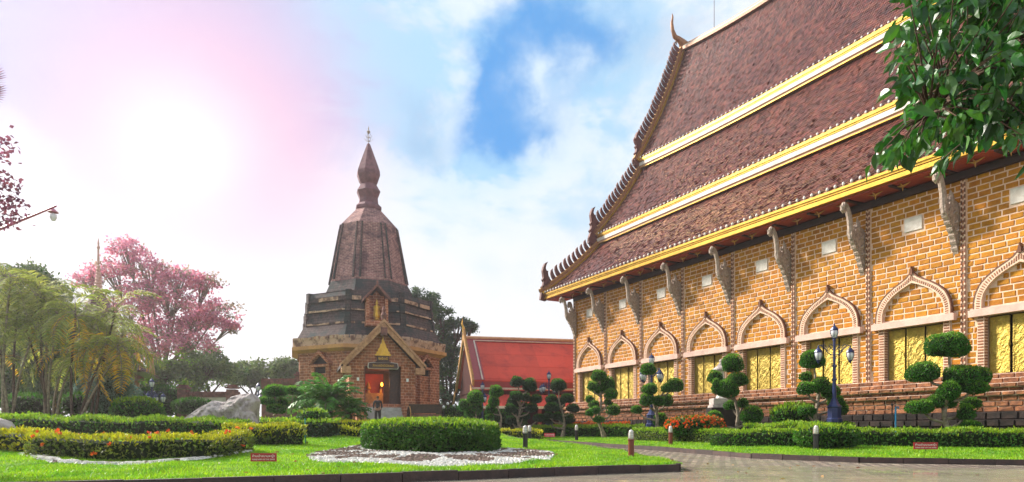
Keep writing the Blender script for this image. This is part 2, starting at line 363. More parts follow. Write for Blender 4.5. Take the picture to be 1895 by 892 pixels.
def text_mesh(txt, size, mat_, name, parent, loc, rot, extrude=.002, align='CENTER', xs=1.):
    cu = bpy.data.curves.new(name, 'FONT'); cu.body = txt; cu.size = size; cu.align_x = align; cu.align_y = 'CENTER'; cu.extrude = extrude; cu.resolution_u = 2
    to = bpy.data.objects.new(name, cu); COL.objects.link(to)
    dg = bpy.context.evaluated_depsgraph_get(); me = bpy.data.meshes.new_from_object(to.evaluated_get(dg))
    bpy.data.objects.remove(to); me.materials.clear(); me.materials.append(mat_)
    return inst(name, me, parent, loc, rot, (xs, 1, 1))
# ------------------------------------------------------------------ terrain
def path_z(y): return np.clip((np.asarray(y, float)-16)*.012, 0, .45)
def lawn_l(x, y):                                # garden lawn, rising gently from the front kerb towards the stupa terrace
    x = np.asarray(x, float); y = np.asarray(y, float)
    s = np.maximum((x+3.25)*(-.465)+(y-10.5)*.885, 0)
    a = np.minimum(s, 14); h = .15+.0025*a+.0026*a*a+np.maximum(s-14, 0)*.042
    edge = np.clip((s-.2)/1.2, 0, 1)
    return np.minimum(h, 1.3)+edge*(.035*np.sin(x*1.3+1.1*np.sin(y*.8))*np.sin(y*1.1+x*.4)+.018*np.sin(x*3.1+y*1.7))
KR = np.array([(30, 11), (18, 14.6), (12.4, 16.4), (9.1, 17.4), (7.1, 19.5), (5.5, 25), (3.7, 30), (1.6, 36), (-.2, 41), (-1.2, 50)], float)
def seg_dist(x, y, line):
    x = np.asarray(x, float); y = np.asarray(y, float); best = np.full(np.broadcast(x, y).shape, 1e9)
    for (ax, ay), (bx, by) in zip(line[:-1], line[1:]):
        dx, dy = bx-ax, by-ay; t = np.clip(((x-ax)*dx+(y-ay)*dy)/(dx*dx+dy*dy), 0, 1)
        best = np.minimum(best, np.hypot(x-ax-t*dx, y-ay-t*dy))
    return best
def lawn_r(x, y): return path_z(y)+.13+.22*(1-np.exp(-seg_dist(x, y, KR)/4))
def hit(x, y, fn, lo=6, hi=90):                  # where the pixel's ray meets a surface
    prev = lo
    for Y in np.arange(lo, hi, .05):
        p = P(x, y, Y)
        if p.z <= float(fn(p.x, p.y)): return Vector((p.x, p.y, float(fn(p.x, p.y))))
    p = P(x, y, hi); return p
def resample(line, n):
    line = np.asarray(line, float); d = np.concatenate([[0], np.cumsum(np.hypot(*np.diff(line, axis=0).T))]); t = np.linspace(0, d[-1], n)
    return np.stack([np.interp(t, d, line[:, 0]), np.interp(t, d, line[:, 1])], 1)
def ruled(name, A, B, fn, nu, nv, m, kind='structure'):
    A = resample(A, nu); B = resample(B, nu); t = (np.linspace(0, 1, nv)**1.6)[:, None, None]
    G = A[None]*(1-t)+B[None]*t; z = fn(G[..., 0], G[..., 1]); V = np.concatenate([G, z[..., None]], -1).reshape(-1, 3)
    F4 = [(j*nu+i, j*nu+i+1, (j+1)*nu+i+1, (j+1)*nu+i) for j in range(nv-1) for i in range(nu-1)]
    o = NB().add(V, F4).build(name, m, smooth=True); return tag(o, kind=kind)
def grid_xy(xs, ys, fn):
    X, Y = np.meshgrid(xs, ys); V = np.stack([X, Y, fn(X, Y)], -1).reshape(-1, 3); n = len(xs)
    return V, [(j*n+i, j*n+i+1, (j+1)*n+i+1, (j+1)*n+i) for j in range(len(ys)-1) for i in range(n-1)]
ax = np.concatenate([[-280, -180], np.linspace(-100, 100, 41), [180, 280]]); ay = np.concatenate([[-120, -60, -30], np.linspace(-10, 110, 61), [180, 300, 420]])
tag(NB().add(*grid_xy(ax, ay, lambda x, y: path_z(y)-.06)).build('ground', m_ground, smooth=True), kind='structure')

FK = np.array([(-32, -1.5), (-12, 7.0), (-7.1, 8.75), (-3.25, 10.5), (-1.34, 11.4), (1.17, 12.9), (3.4, 14.0)])     # front kerb of the garden lawn
BK = np.array([(3.62, 14.3), (3.66, 16.6), (3.3, 20.8), (2.06, 23.2), (.55, 25.4), (-.6, 28), (-2.2, 34), (-3.2, 42), (-3.5, 60)])
lawnL = ruled('garden_lawn', np.vstack([[(-60, -8)], FK, [(3.6, 14.15)]]), np.vstack([[(-70, 75), (-30, 75), (-12, 75), (-3.6, 62)], BK[::-1][1:], ]), lambda x, y: lawn_l(x, y), 90, 60, m_soil)
lawnR = ruled('hall_lawn', KR, np.array([(45, 14), (32, 18), (24, 25), (17, 34), (10, 46), (6, 60)]), lawn_r, 80, 30, m_soil)

# paving: a wet sheet with raised pavers, laid square to the front kerb
kd = np.array([.8854, .4648]); kn = np.array([-.4648, .8854])
pl = NB().add(*grid_xy(np.linspace(-45, 45, 46), np.linspace(-6, 60, 67), lambda x, y: path_z(y)-.010)).build('plaza', m_pave_j, smooth=True)
tag(pl, kind='structure')
def in_poly(pts, poly):
    x, y = pts[:, 0], pts[:, 1]; c = np.zeros(len(pts), bool); n = len(poly)
    for i in range(n):
        (ax_, ay_), (bx, by) = poly[i], poly[(i+1) % n]
        k = ((ay_ > y) != (by > y)) & (x < (bx-ax_)*(y-ay_)/(by-ay_+1e-12)+ax_); c ^= k
    return c
polyL = np.vstack([[(-60, -8)], FK, BK, [(-70, 75)]]); polyR = np.vstack([KR, [(6, 60), (45, 60), (45, 11)]])
pv = []
for j in range(-75, 190):
    for i in range(-60, 130):
        u = (i+.5*(j % 2))*.40; v = j*.2
        q = np.array([-3.25, 10.5])+kd*u+kn*v; pv.append((q[0], q[1]))
pv = np.array(pv); ok = ~in_poly(pv, polyL) & ~in_poly(pv, polyR) & (pv[:, 1] > 8.2) & (pv[:, 1] < 42) & (np.abs(pv[:, 0]) < pv[:, 1]*.82+1.5)
pv = pv[ok]
pxx = CX+F*pv[:, 0]/pv[:, 1]; pyy = HY+F*(CZ-path_z(pv[:, 1]))/pv[:, 1]
seen = (pxx > -10) & (pxx < 1905) & (pyy < 900); order = np.argsort(np.where(seen, pv[:, 1], 1e3+pv[:, 1])); pv = pv[order]
def paver_me(k):
    r = np.random.default_rng(k); hx, hy = .1975, .0975; t = .003+.0015*r.random()
    V = [(-hx,-hy,-.02),(hx,-hy,-.02),(hx,hy,-.02),(-hx,hy,-.02)]+[(x*.99, y*.98, t+r.normal()*.0003) for x, y in ((-hx,-hy),(hx,-hy),(hx,hy),(-hx,hy))]
    return V
PF = [(4,5,6,7),(0,1,5,4),(1,2,6,5),(2,3,7,6),(3,0,4,7)]
pmes = []
for k in range(5):
    o = NB().add(paver_me(k), PF).build('paver', m_pave); pmes.append(o.data); bpy.data.objects.remove(o)
ka = math.atan2(kd[1], kd[0])
for i, (x, y) in enumerate(pv[:300]):
    inst('paver', pmes[i % 5], pl, (x, y, float(path_z(y))), (R.normal()*.0006, R.normal()*.0006, ka))
nb = NB(); rest = pv[300:]
V0 = np.array([paver_me(k) for k in range(5)])[R.integers(0, 5, len(rest))]
ca, sa = math.cos(ka), math.sin(ka)
Vr = np.stack([V0[..., 0]*ca-V0[..., 1]*sa+rest[:, None, 0], V0[..., 0]*sa+V0[..., 1]*ca+rest[:, None, 1], V0[..., 2]+path_z(rest[:, 1])[:, None]+R.normal(size=(len(rest), 8))*.0008], -1)
nb.add(Vr.reshape(-1, 3), (np.array(PF)[None]+8*np.arange(len(rest))[:, None, None]).reshape(-1, 4))
tag(nb.build('paving', m_pave, pl), kind='stuff')

def kerb(name, line, fn_top, fn_bot, n, side, step, vis):
    line = np.asarray(line, float); L = np.concatenate([[0], np.cumsum(np.hypot(*np.diff(line, axis=0).T))])
    core = NB(); root = None; segs = []
    t = 0
    while t < L[-1]-.05:
        t2 = min(t+step, L[-1]); q = [np.array([np.interp(a, L, line[:, 0]), np.interp(a, L, line[:, 1])]) for a in (t+.006, t2-.006)]
        segs.append(q); t = t2
    def block(nb_, q, jit):
        d = (q[1]-q[0]); d /= np.hypot(*d)+1e-9; nrm = np.array([-d[1], d[0]])*side
        V = []
        for z in (0, 1):
            for k_, w in ((0, -.05), (1, -.05), (1, .09), (0, .09)):
                p = q[k_]+nrm*w; V.append((p[0], p[1], float(fn_bot(p[1]))-.05 if z == 0 else float(fn_top(*(q[k_]+nrm*.05)))+.015+jit))
        return nb_.add(V, [(4,5,6,7),(0,1,5,4),(1,2,6,5),(2,3,7,6),(3,0,4,7)])
    for q in segs: block(core, q+[], -.012)
    root = tag(core.build(name, m_kerb), kind='structure')
    k = 0
    for q in segs:
        m = (q[0]+q[1])/2
        if vis(m):
            d = (q[1]-q[0]); d /= np.hypot(*d); nrm = np.array([-d[1], d[0]])*side
            block(NBk := NB(), [q[0]-nrm*.012, q[1]-nrm*.012], R.normal()*.006); NBk.build('kerb_stone', m_kerb, root); k += 1
    return root
vis = lambda m: m[1] > 4 and abs(m[0]) < m[1]*.8+1 and m[1] < 45
kerb('kerb', np.vstack([FK[1:], [(3.55, 14.1)], BK]), lambda x, y: max(float(lawn_l(x, y)), float(path_z(y))+.1), path_z, 0, 1, 1.0, vis)
kerb('kerb', KR, lambda x, y: float(path_z(y))+.13, path_z, 0, -1, 1.0, vis)

# ------------------------------------------------------------------ the great brick hall
TT = 647.5/F; TH = math.atan(TT); cT, sT = math.cos(TH), math.sin(TH); DP = 31.0
OY = F*DP/764; OX = DP-TT*OY
hall = thing('temple_hall', 'long orange brick temple hall with steep three tiered plum tile roof', 'temple', (OX, OY, 0), math.atan2(-cT, sT))
XG, NBAY, S = -2.34, 9, 3.96
LW = NBAY*S
def gable(x, y):                                 # pixel on the gable plane -> (depth inward, height)
    k = (x-CX)/F; w = (k*(OY-XG*cT)-(OX+XG*sT))/(cT-k*sT); Y = OY-XG*cT+w*sT
    return np.array([w, CZ+(HY-y)/F*Y])
def zat(ratio, y=0.): return CZ+ratio*(DP+y/cT)
def scr(x, y, z):
    X = OX+x*sT+y*cT; Y = OY-x*cT+y*sT; return CX+F*X/Y, HY-F*(z-CZ)/Y
Z_SILL, Z_LB, Z_LT, Z_TOP = 2.95, 5.16, 5.42, 10.85
OZ = np.array([5.42, 5.8, 6.15, 6.5, 6.8, 7.05, 7.25, 7.42, 7.66]); OH = np.array([1.545, 1.54, 1.475, 1.325, 1.065, .75, .43, .19, .02])
IZ = np.array([5.42, 5.8, 6.1, 6.4, 6.65, 6.87, 7.04, 7.16]); IH = np.array([1.29, 1.285, 1.22, 1.06, .84, .55, .26, .0])
OZ = 5.42+(OZ-5.42)*.87; IZ = 5.42+(IZ-5.42)*.87
WW = 1.22
# walls
def wall_part():
    nb = NB()
    for b_ in range(NBAY):
        a, e = b_*S, (b_+1)*S; m = (a+e)/2
        nb.box(a, m-WW, 0, .45, Z_SILL, Z_LB); nb.box(m+WW, e, 0, .45, Z_SILL, Z_LB); nb.box(a, e, 0, .45, Z_LB, Z_TOP)
    nb.box(0, LW, 2.2, 2.3, .2, Z_TOP)
    return nb.build('wall', m_mortar, hall)
wall = wall_part()
def cut(iv, forb):
    for fa, fb in forb:
        out = []
        for a, b_ in iv:
            if fb <= a or fa >= b_: out.append((a, b_)); continue
            if fa > a: out.append((a, fa))
            if fb < b_: out.append((fb, b_))
        iv = out
    return iv
CH, BL, JT = .2325, .47, .047
bricks = []
nc = int((Z_TOP-Z_SILL)/CH)
for c in range(nc):
    z0 = Z_SILL+c*CH; zm = z0+CH/2
    forb = []
    for k in range(NBAY+1): forb.append((k*S-.10, k*S+.10))
    for b_ in range(NBAY):
        m = (b_+.5)*S
        if zm < Z_LB: forb.append((m-1.50, m+1.50))
        elif zm < Z_LT+.03: forb.append((m-1.74, m+1.74))
        elif zm < OZ[-1]-.04:
            ho = float(np.interp(zm-.03, OZ, OH)); hi_ = float(np.interp(zm+.06, IZ, IH)) if zm < IZ[-1]-.05 else 0
            if hi_ > .12: forb += [(m-ho-.02, m-hi_+.02), (m+hi_-.02, m+ho+.02)]
            else: forb.append((m-ho-.02, m+ho+.02))
        if 9.05 < zm < 9.75: forb.append((m-.40, m+.40))
    off = (c % 2)*BL/2+R.normal()*.012
    i0 = -1
    x = -BL+off
    while x < LW+BL:
        ln = BL*(1+R.normal()*.05)
        for a, b_ in cut([(max(x, 0), min(x+ln, LW))], forb):
            if b_-a > .11: bricks.append((a+JT/2, b_-JT/2, z0+JT/2, z0+CH-JT/2))
        x += ln
bricks = np.array(bricks)
# base: profile of plinth courses (projection, z0, z1, material, brick length)
BASE = [(.80, .1, 1.0, 1), (.86, 1.0, 1.26, 1), (.70, 1.26, 1.54, 1), (.46, 1.54, 1.735, 0), (.46, 1.735, 1.93, 0), (.46, 1.93, 2.125, 0), (.58, 2.125, 2.28, 0), (.50, 2.28, 2.42, 0), (.64, 2.42, 2.58, 0), (.44, 2.58, 2.77, 0), (.24, 2.77, 2.95, 0)]
nb = NB()
for pr, z0, z1, dk in BASE: nb.box(-pr+.03, LW+pr-.03, -pr+.03, 2.0-pr*.01, z0+.001, z1-.001, dk)
plinth = nb.build('plinth', [m_mortar_b, m_moss], hall)
bbr = []
for ci, (pr, z0, z1, dk) in enumerate(BASE):
    rows = max(1, round((z1-z0)/.2)); hh = (z1-z0)/rows
    for r_ in range(rows):
        x = -pr+((ci+r_) % 2)*.25
        while x < LW+pr-.2:
            ln = .50*(1+R.normal()*.10); bbr.append((x+.02, min(x+ln, LW+pr)-.02, z0+r_*hh+.018, z0+(r_+1)*hh-.018, pr, dk)); x += ln
bbr = np.array(bbr)
def brick_verts(a, b_, z0, z1, y, d, rng):
    n = len(a); jx = lambda s_: rng.normal(size=n)*s_
    e = .018
    V = np.zeros((n, 8, 3)); y = np.broadcast_to(y, (n,))
    for k, (x, z, f) in enumerate(((a, z0, 0), (b_, z0, 0), (b_, z1, 0), (a, z1, 0), (a+e, z0+e*.7, 1), (b_-e, z0+e*.7, 1), (b_-e, z1-e*.7, 1), (a+e, z1-e*.7, 1))):
        V[:, k, 0] = x+jx(.006); V[:, k, 2] = z+jx(.005); V[:, k, 1] = y if not f else y-d+jx(.006)
    return V.reshape(-1, 3)
BF = np.array([(4,5,6,7),(0,1,5,4),(1,2,6,5),(2,3,7,6),(3,0,4,7)])
def brick_faces(n): return (BF[None]+8*np.arange(n)[:, None, None]).reshape(-1, 4)
sx, sy = scr((bricks[:, 0]+bricks[:, 1])/2, 0, (bricks[:, 2]+bricks[:, 3])/2)
vis_ = (sx > 1610) & (sx < 1890) & (sy > 60) & ~((sy < 330) & (sx > 1660)) & (bricks[:, 1]-bricks[:, 0] > .3)
idx = np.argsort(np.where(vis_, -sx, 1e4))[:210]; idx = idx[vis_[idx]]
bmes = []
for k in range(6):
    o = NB().add(brick_verts(np.array([-.5]), np.array([.5]), np.array([-.5]), np.array([.5]), 0., 1., np.random.default_rng(k))*1., BF).build('brick', m_brick); bmes.append(o.data); bpy.data.objects.remove(o)
    # unit brick: soften corners proportionally
    V = np.array([v.co for v in bmes[-1].vertices]); r = np.random.default_rng(50+k)
    V[:, 0] = np.where(np.abs(V[:, 0]) > .49, np.sign(V[:, 0])*.5, np.sign(V[:, 0])*(.462+r.normal(size=8)*.008)); V[:, 2] = np.where(np.abs(V[:, 2]) > .493, np.sign(V[:, 2])*.5, np.sign(V[:, 2])*(.43+r.normal(size=8)*.02))
    V[:4, 1] = 0; V[4:, 1] = -1+r.normal(size=4)*.2; V[:4, 0] = np.sign(V[:4, 0])*.5; V[:4, 2] = np.sign(V[:4, 2])*.5
    bmes[-1].vertices.foreach_set('co', V.astype(np.float32).ravel())
for i in idx:
    a, b_, z0, z1 = bricks[i]
    inst('brick', bmes[int(R.integers(0, 6))], wall, ((a+b_)/2, 0, (z0+z1)/2), None, (b_-a, .013+abs(R.normal())*.006, z1-z0))
keep = np.ones(len(bricks), bool); keep[idx] = False; bb = bricks[keep]
tag(NB().add(brick_verts(bb[:, 0], bb[:, 1], bb[:, 2], bb[:, 3], 0., .013+np.abs(R.normal(size=len(bb)))*.006, R), brick_faces(len(bb))).build('brickwork', m_brick, wall), kind='stuff')
bx, by = scr((bbr[:, 0]+bbr[:, 1])/2, -bbr[:, 4], (bbr[:, 2]+bbr[:, 3])/2)
v2 = (bx > 1560) & (bx < 1890) & (bbr[:, 5] == 0); id2 = np.argsort(np.where(v2, -bx, 1e4))[:88]; id2 = id2[v2[id2]]
bm2 = []
for me in bmes:
    m2 = me.copy(); m2.materials.clear(); m2.materials.append(m_brick_base); bm2.append(m2)
for i in id2:
    a, b_, z0, z1, pr, dk = bbr[i]
    inst('brick', bm2[int(R.integers(0, 6))], plinth, ((a+b_)/2, -pr+.03, (z0+z1)/2), None, (b_-a, .05+abs(R.normal())*.012, z1-z0))
keep = np.ones(len(bbr), bool); keep[id2] = False; nb = NB()
for dk in (0, 1):
    q = bbr[keep & (bbr[:, 5] == dk)]
    nb.add(brick_verts(q[:, 0], q[:, 1], q[:, 2], q[:, 3], -q[:, 4]+.03, .05+np.abs(R.normal(size=len(q)))*.012, R), brick_faces(len(q)), dk)
tag(nb.build('brickwork', [m_brick_base, m_moss], plinth), kind='stuff')

# arches, lintels, windows, plaques, pilaster strips
NA = 26
zo = np.concatenate([np.linspace(5.42, 6.2, 8, endpoint=False), np.linspace(6.2, OZ[-1], NA-7)]); ho = np.interp(zo, OZ, OH)
ti = np.linspace(0, 1, NA+1); dpi = np.concatenate([[0], np.cumsum(np.hypot(np.diff(IZ), np.diff(IH)))]); dpo = np.concatenate([[0], np.cumsum(np.hypot(np.diff(OZ), np.diff(OH)))])
iz = np.interp(ti*dpi[-1], dpi, IZ); ih = np.interp(ti*dpi[-1], dpi, IH); oz = np.interp(ti*dpo[-1], dpo, OZ); oh = np.interp(ti*dpo[-1], dpo, OH)
def arch_nb():
    nb = NB()
    for sg in (-1, 1):
        for k in range(NA):
            q = [(sg*ih[k], iz[k]), (sg*oh[k], oz[k]), (sg*oh[k+1], oz[k+1]), (sg*ih[k+1], iz[k+1])]
            if sg > 0: q = q[::-1]
            V = [(x, -.155, z) for x, z in q]+[(x, .02, z) for x, z in q]
            nb.add(V, [(0, 1, 2, 3), (0, 4, 5, 1), (1, 5, 6, 2), (2, 6, 7, 3), (3, 7, 4, 0)], 0)
            # one voussoir per segment, set proud of the pink bed
            c0, c1 = (.30, .70)
            def lp(a, b_, t): return (a[0]+(b_[0]-a[0])*t, a[1]+(b_[1]-a[1])*t)
            A, B_, C_, D_ = (sg*ih[k], iz[k]), (sg*oh[k], oz[k]), (sg*oh[k+1], oz[k+1]), (sg*ih[k+1], iz[k+1])
            for r0, r1 in ((.24, .70),):
                pts = [lp(lp(A, D_, c0), lp(B_, C_, c0), r0), lp(lp(A, D_, c0), lp(B_, C_, c0), r1), lp(lp(A, D_, c1), lp(B_, C_, c1), r1), lp(lp(A, D_, c1), lp(B_, C_, c1), r0)]
                if sg > 0: pts = pts[::-1]
                V = [(x, -.166-R.random()*.006, z) for x, z in pts]+[(x, -.14, z) for x, z in pts]
                nb.add(V, [(0, 1, 2, 3), (0, 4, 5, 1), (1, 5, 6, 2), (2, 6, 7, 3), (3, 7, 4, 0)], 1)
            # brown hood rim outside the voussoirs
            n_ = np.array([oz[k+1]-oz[k], -(oh[k+1]-oh[k])]); n_ = n_/(np.hypot(*n_)+1e-9)*.045
            q = [(sg*(oh[k]), oz[k]), (sg*(oh[k]+n_[0]), oz[k]+n_[1]), (sg*(oh[k+1]+n_[0]), oz[k+1]+n_[1]), (sg*oh[k+1], oz[k+1])]
            if sg > 0: q = q[::-1]
            V = [(x, -.165, z) for x, z in q]+[(x, .02, z) for x, z in q]
            nb.add(V, [(0, 1, 2, 3), (0, 4, 5, 1), (1, 5, 6, 2), (2, 6, 7, 3), (3, 7, 4, 0)], 2)
    # inner soffit and pointed tip
    nb.extrude([(-.07, 7.26), (.07, 7.26), (.045, 7.46), (.0, 7.62), (-.045, 7.46)], lambda a, b_, d: (a, d, b_), -.2, .02, 2)
    return nb
pro = arch_nb().build('arch', [m_mortar, m_vous, m_brown], hall); a_me = pro.data; pro.location = (S*.5, 0, 0)
def jamb_nb():
    nb = NB()
    for sg in (-1, 1):
        x0, x1 = sorted((sg*(WW+.01), sg*(WW+.26))); nb.box(x0, x1, -.07, .40, Z_SILL, Z_LB, 0)
        for k in range(20):
            z = Z_SILL+.02+k*(Z_LB-Z_SILL)/20; nb.box(x0+.03, x1-.03, -.085, -.05, z+.02, z+.072, 1)
            nb.box(*(sorted((sg*(WW-.012), sg*(WW+.02)))), -.06, .14, z+.02, z+.072, 1)
    nb.box(-WW, WW, -.05, .42, Z_SILL-.03, Z_SILL+.03, 2)
    nb.box(-WW, WW, .34, .40, Z_SILL, Z_LB, 3)  # near-black panel, painted dark to stand in for the unlit hall inside
    return nb
jm = jamb_nb().build('window', [m_mortar, m_vous, m_brown, m_dark], hall); j_me = jm.data; bpy.data.objects.remove(jm)
def leaf_nb(w, seed):
    nb = NB(); r = np.random.default_rng(seed); z0, z1 = Z_SILL+.05, Z_LB-.05
    nx, nz = 9, 22; xs = np.linspace(-w/2+.05, w/2-.05, nx); zs = np.linspace(z0+.05, z1-.05, nz)
    X, Z = np.meshgrid(xs, zs); Y = -.015-.022*np.abs(np.sin(X*9+np.sin(Z*5+seed)*1.6)*np.cos(Z*7+np.sin(X*6)*1.3))-r.random(X.shape)*.016
    V = np.stack([X, Y, Z], -1).reshape(-1, 3)
    nb.add(V, [(j*nx+i, j*nx+i+1, (j+1)*nx+i+1, (j+1)*nx+i) for j in range(nz-1) for i in range(nx-1)])
    for x0 in (-w/2, w/2-.05): nb.box(x0, x0+.05, -.045, .02, z0, z1)
    nb.box(-w/2+.05, w/2-.05, -.043, .02, z0, z0+.05); nb.box(-w/2+.05, w/2-.05, -.043, .02, z1-.05, z1)
    nb.box(-w/2+.05, w/2-.05, .0, .02, z0+.05, z1-.05)
    nb.lathe([(.0, (z0+z1)/2-.12), (.045, (z0+z1)/2-.05), (.045, (z0+z1)/2+.05), (0, (z0+z1)/2+.12)], 8, (w/2-.01, -.05))
    return nb
lw = (2*WW-.28)/3; lmes = []
for k in range(4):
    o = leaf_nb(lw, k).build('shutter', m_gold_panel, hall); lmes.append(o.data); bpy.data.objects.remove(o)
lin = bev(NB().box(-1.72, 1.72, -.24, .10, Z_LB, Z_LT).box(-1.66, 1.66, -.20, .10, Z_LT, Z_LT+.03).build('lintel', m_lintel, hall), .02); li_me = lin.data; bpy.data.objects.remove(lin)
plq = NB().box(-.36, .36, -.045, .05, 9.10, 9.66).build('stone_plaque', m_stone, hall); pq_me = plq.data; bpy.data.objects.remove(plq)
bm_ = NB()
bm_.box(-.09, .09, -.06, .02, Z_SILL, Z_TOP, 0)
for sg in (-1, 1): bm_.box(sg*.062-.020, sg*.062+.020, -.09, -.05, Z_SILL, Z_TOP-.01, 2)
for k in range(int((Z_TOP-Z_SILL)/.233)):
    z = Z_SILL+.02+k*.233
    bm_.box(-.034, .034, -.075, -.05, z+.05, z+.18, 1)
    for sg in (-1, 1): bm_.box(sg*.062-.024, sg*.062+.024, -.10, -.07, z+.0, z+.08, 0)
st_o = bm_.build('pilaster_strip', [m_mortar, m_vous, m_brown], hall); st_me = st_o.data; bpy.data.objects.remove(st_o)
star = NB()
star.tube([(-.32, 0, -.01), (-.16, 0, -.055), (0, 0, -.10), (.16, 0, -.055), (.32, 0, -.01)], [.012, .035, .05, .035, .012], 6); star.tube([(0, 0, -.08), (0, 0, -.2), (0, 0, -.3)], [.04, .03, .006], 6); star.tube([(0, -.2, -.01), (0, 0, -.08), (0, .2, -.01)], [.012, .05, .012], 6)
st2 = star.build('ceiling_star', m_gold_dull, hall); s_me = st2.data; bpy.data.objects.remove(st2)
for b_ in range(NBAY):
    m = (b_+.5)*S
    if b_: inst('arch', a_me, hall, (m, 0, 0))
    inst('lintel', li_me, hall, (m, 0, 0)); inst('stone_plaque', pq_me, hall, (m, 0, 0))
    wo_ = inst('window', j_me, hall, (m, 0, 0))
    for k in range(3):
        inst('shutter', lmes[int(R.integers(0, 4))], wo_, (-WW+.06+lw/2+k*(lw+.08), .17, 0), (0, 0, (-.05, .03, -.07)[k]+R.normal()*.02))
    for q in (.2, .5, .8): inst('ceiling_star', s_me, hall, ((b_+q)*S, -.72, 10.91))
for k in range(NBAY+1): inst('pilaster_strip', st_me, hall, (k*S, 0, 0))

# carved eave brackets (outline in the plane square to the wall)
BODY = [(.0, 7.72), (.12, 8.08), (.22, 8.42), (.33, 8.69), (.50, 9.0), (.66, 9.30), (.78, 9.60), (.66, 9.66), (.52, 9.58), (.44, 9.78), (.30, 9.62), (.16, 9.78), (.0, 9.70)]
BODY = [(a*1.3 if i < 6 else a*1.12, b_) for i, (a, b_) in enumerate(BODY)]
def bracket_nb():
    nb = NB(); fn = lambda a, b_, d: (d, -a, b_)
    nb.extrude(BODY, fn, -.10, .10)
    nb.extrude([(.0, 8.1), (.26, 8.62), (.54, 9.02), (.68, 9.28), (.52, 9.48), (.24, 9.5), (.0, 9.6)], fn, -.14, .14)
    nb.tube([(0, -.74, 9.22), (0, -.80, 9.55), (0, -.83, 9.9), (0, -.90, 10.2), (0, -.98, 10.45), (0, -1.10, 10.63), (0, -1.24, 10.66), (0, -1.33, 10.54), (0, -1.34, 10.40), (0, -1.28, 10.28)], [.12, .13, .125, .12, .115, .115, .12, .11, .09, .03], 9)
    nb.tube([(0, -1.14, 10.52), (0, -1.18, 10.40), (0, -1.14, 10.30)], [.07, .06, .02], 7)
    for k in range(7):                           # little scale leaves up the outer edge
        t = k/6; a = float(np.interp(7.95+1.45*t, [b_ for _, b_ in BODY[:7]], [a_ for a_, _ in BODY[:7]])); z = 7.95+1.45*t
        nb.extrude([(a-.03, z-.10), (a+.025, z), (a+.02, z+.14), (a-.02, z+.14)], fn, -.112, .112)
    nb.tube([(0, -.26, 9.5), (0, -.36, 9.75), (0, -.30, 9.98), (0, -.37, 10.2)], [.13, .15, .09, .015], 8)
    nb.tube([(0, -.50, 9.62), (0, -.56, 9.8), (0, -.52, 9.92)], [.06, .06, .01], 6)
    for z_, a_, r_ in ((9.2, .30, .12), (8.85, .22, .09), (8.55, .14, .07)): nb.tube([(-.15, -a_-r_, z_), (-.17, -a_, z_+r_), (-.15, -a_+r_, z_)], [.02, .05, .02], 6).tube([(.15, -a_-r_, z_), (.17, -a_, z_+r_), (.15, -a_+r_, z_)], [.02, .05, .02], 6)
    return nb
bk = bracket_nb().build('eave_bracket', m_bracket, hall); bk_me = bk.data; bpy.data.objects.remove(bk)
for k in range(0, NBAY+1): inst('eave_bracket', bk_me, hall, (k*S-.30 if k else .10, -.02, 0))
inst('eave_bracket', bk_me, hall, (.02, .25, 0), (0, 0, -PI/2))

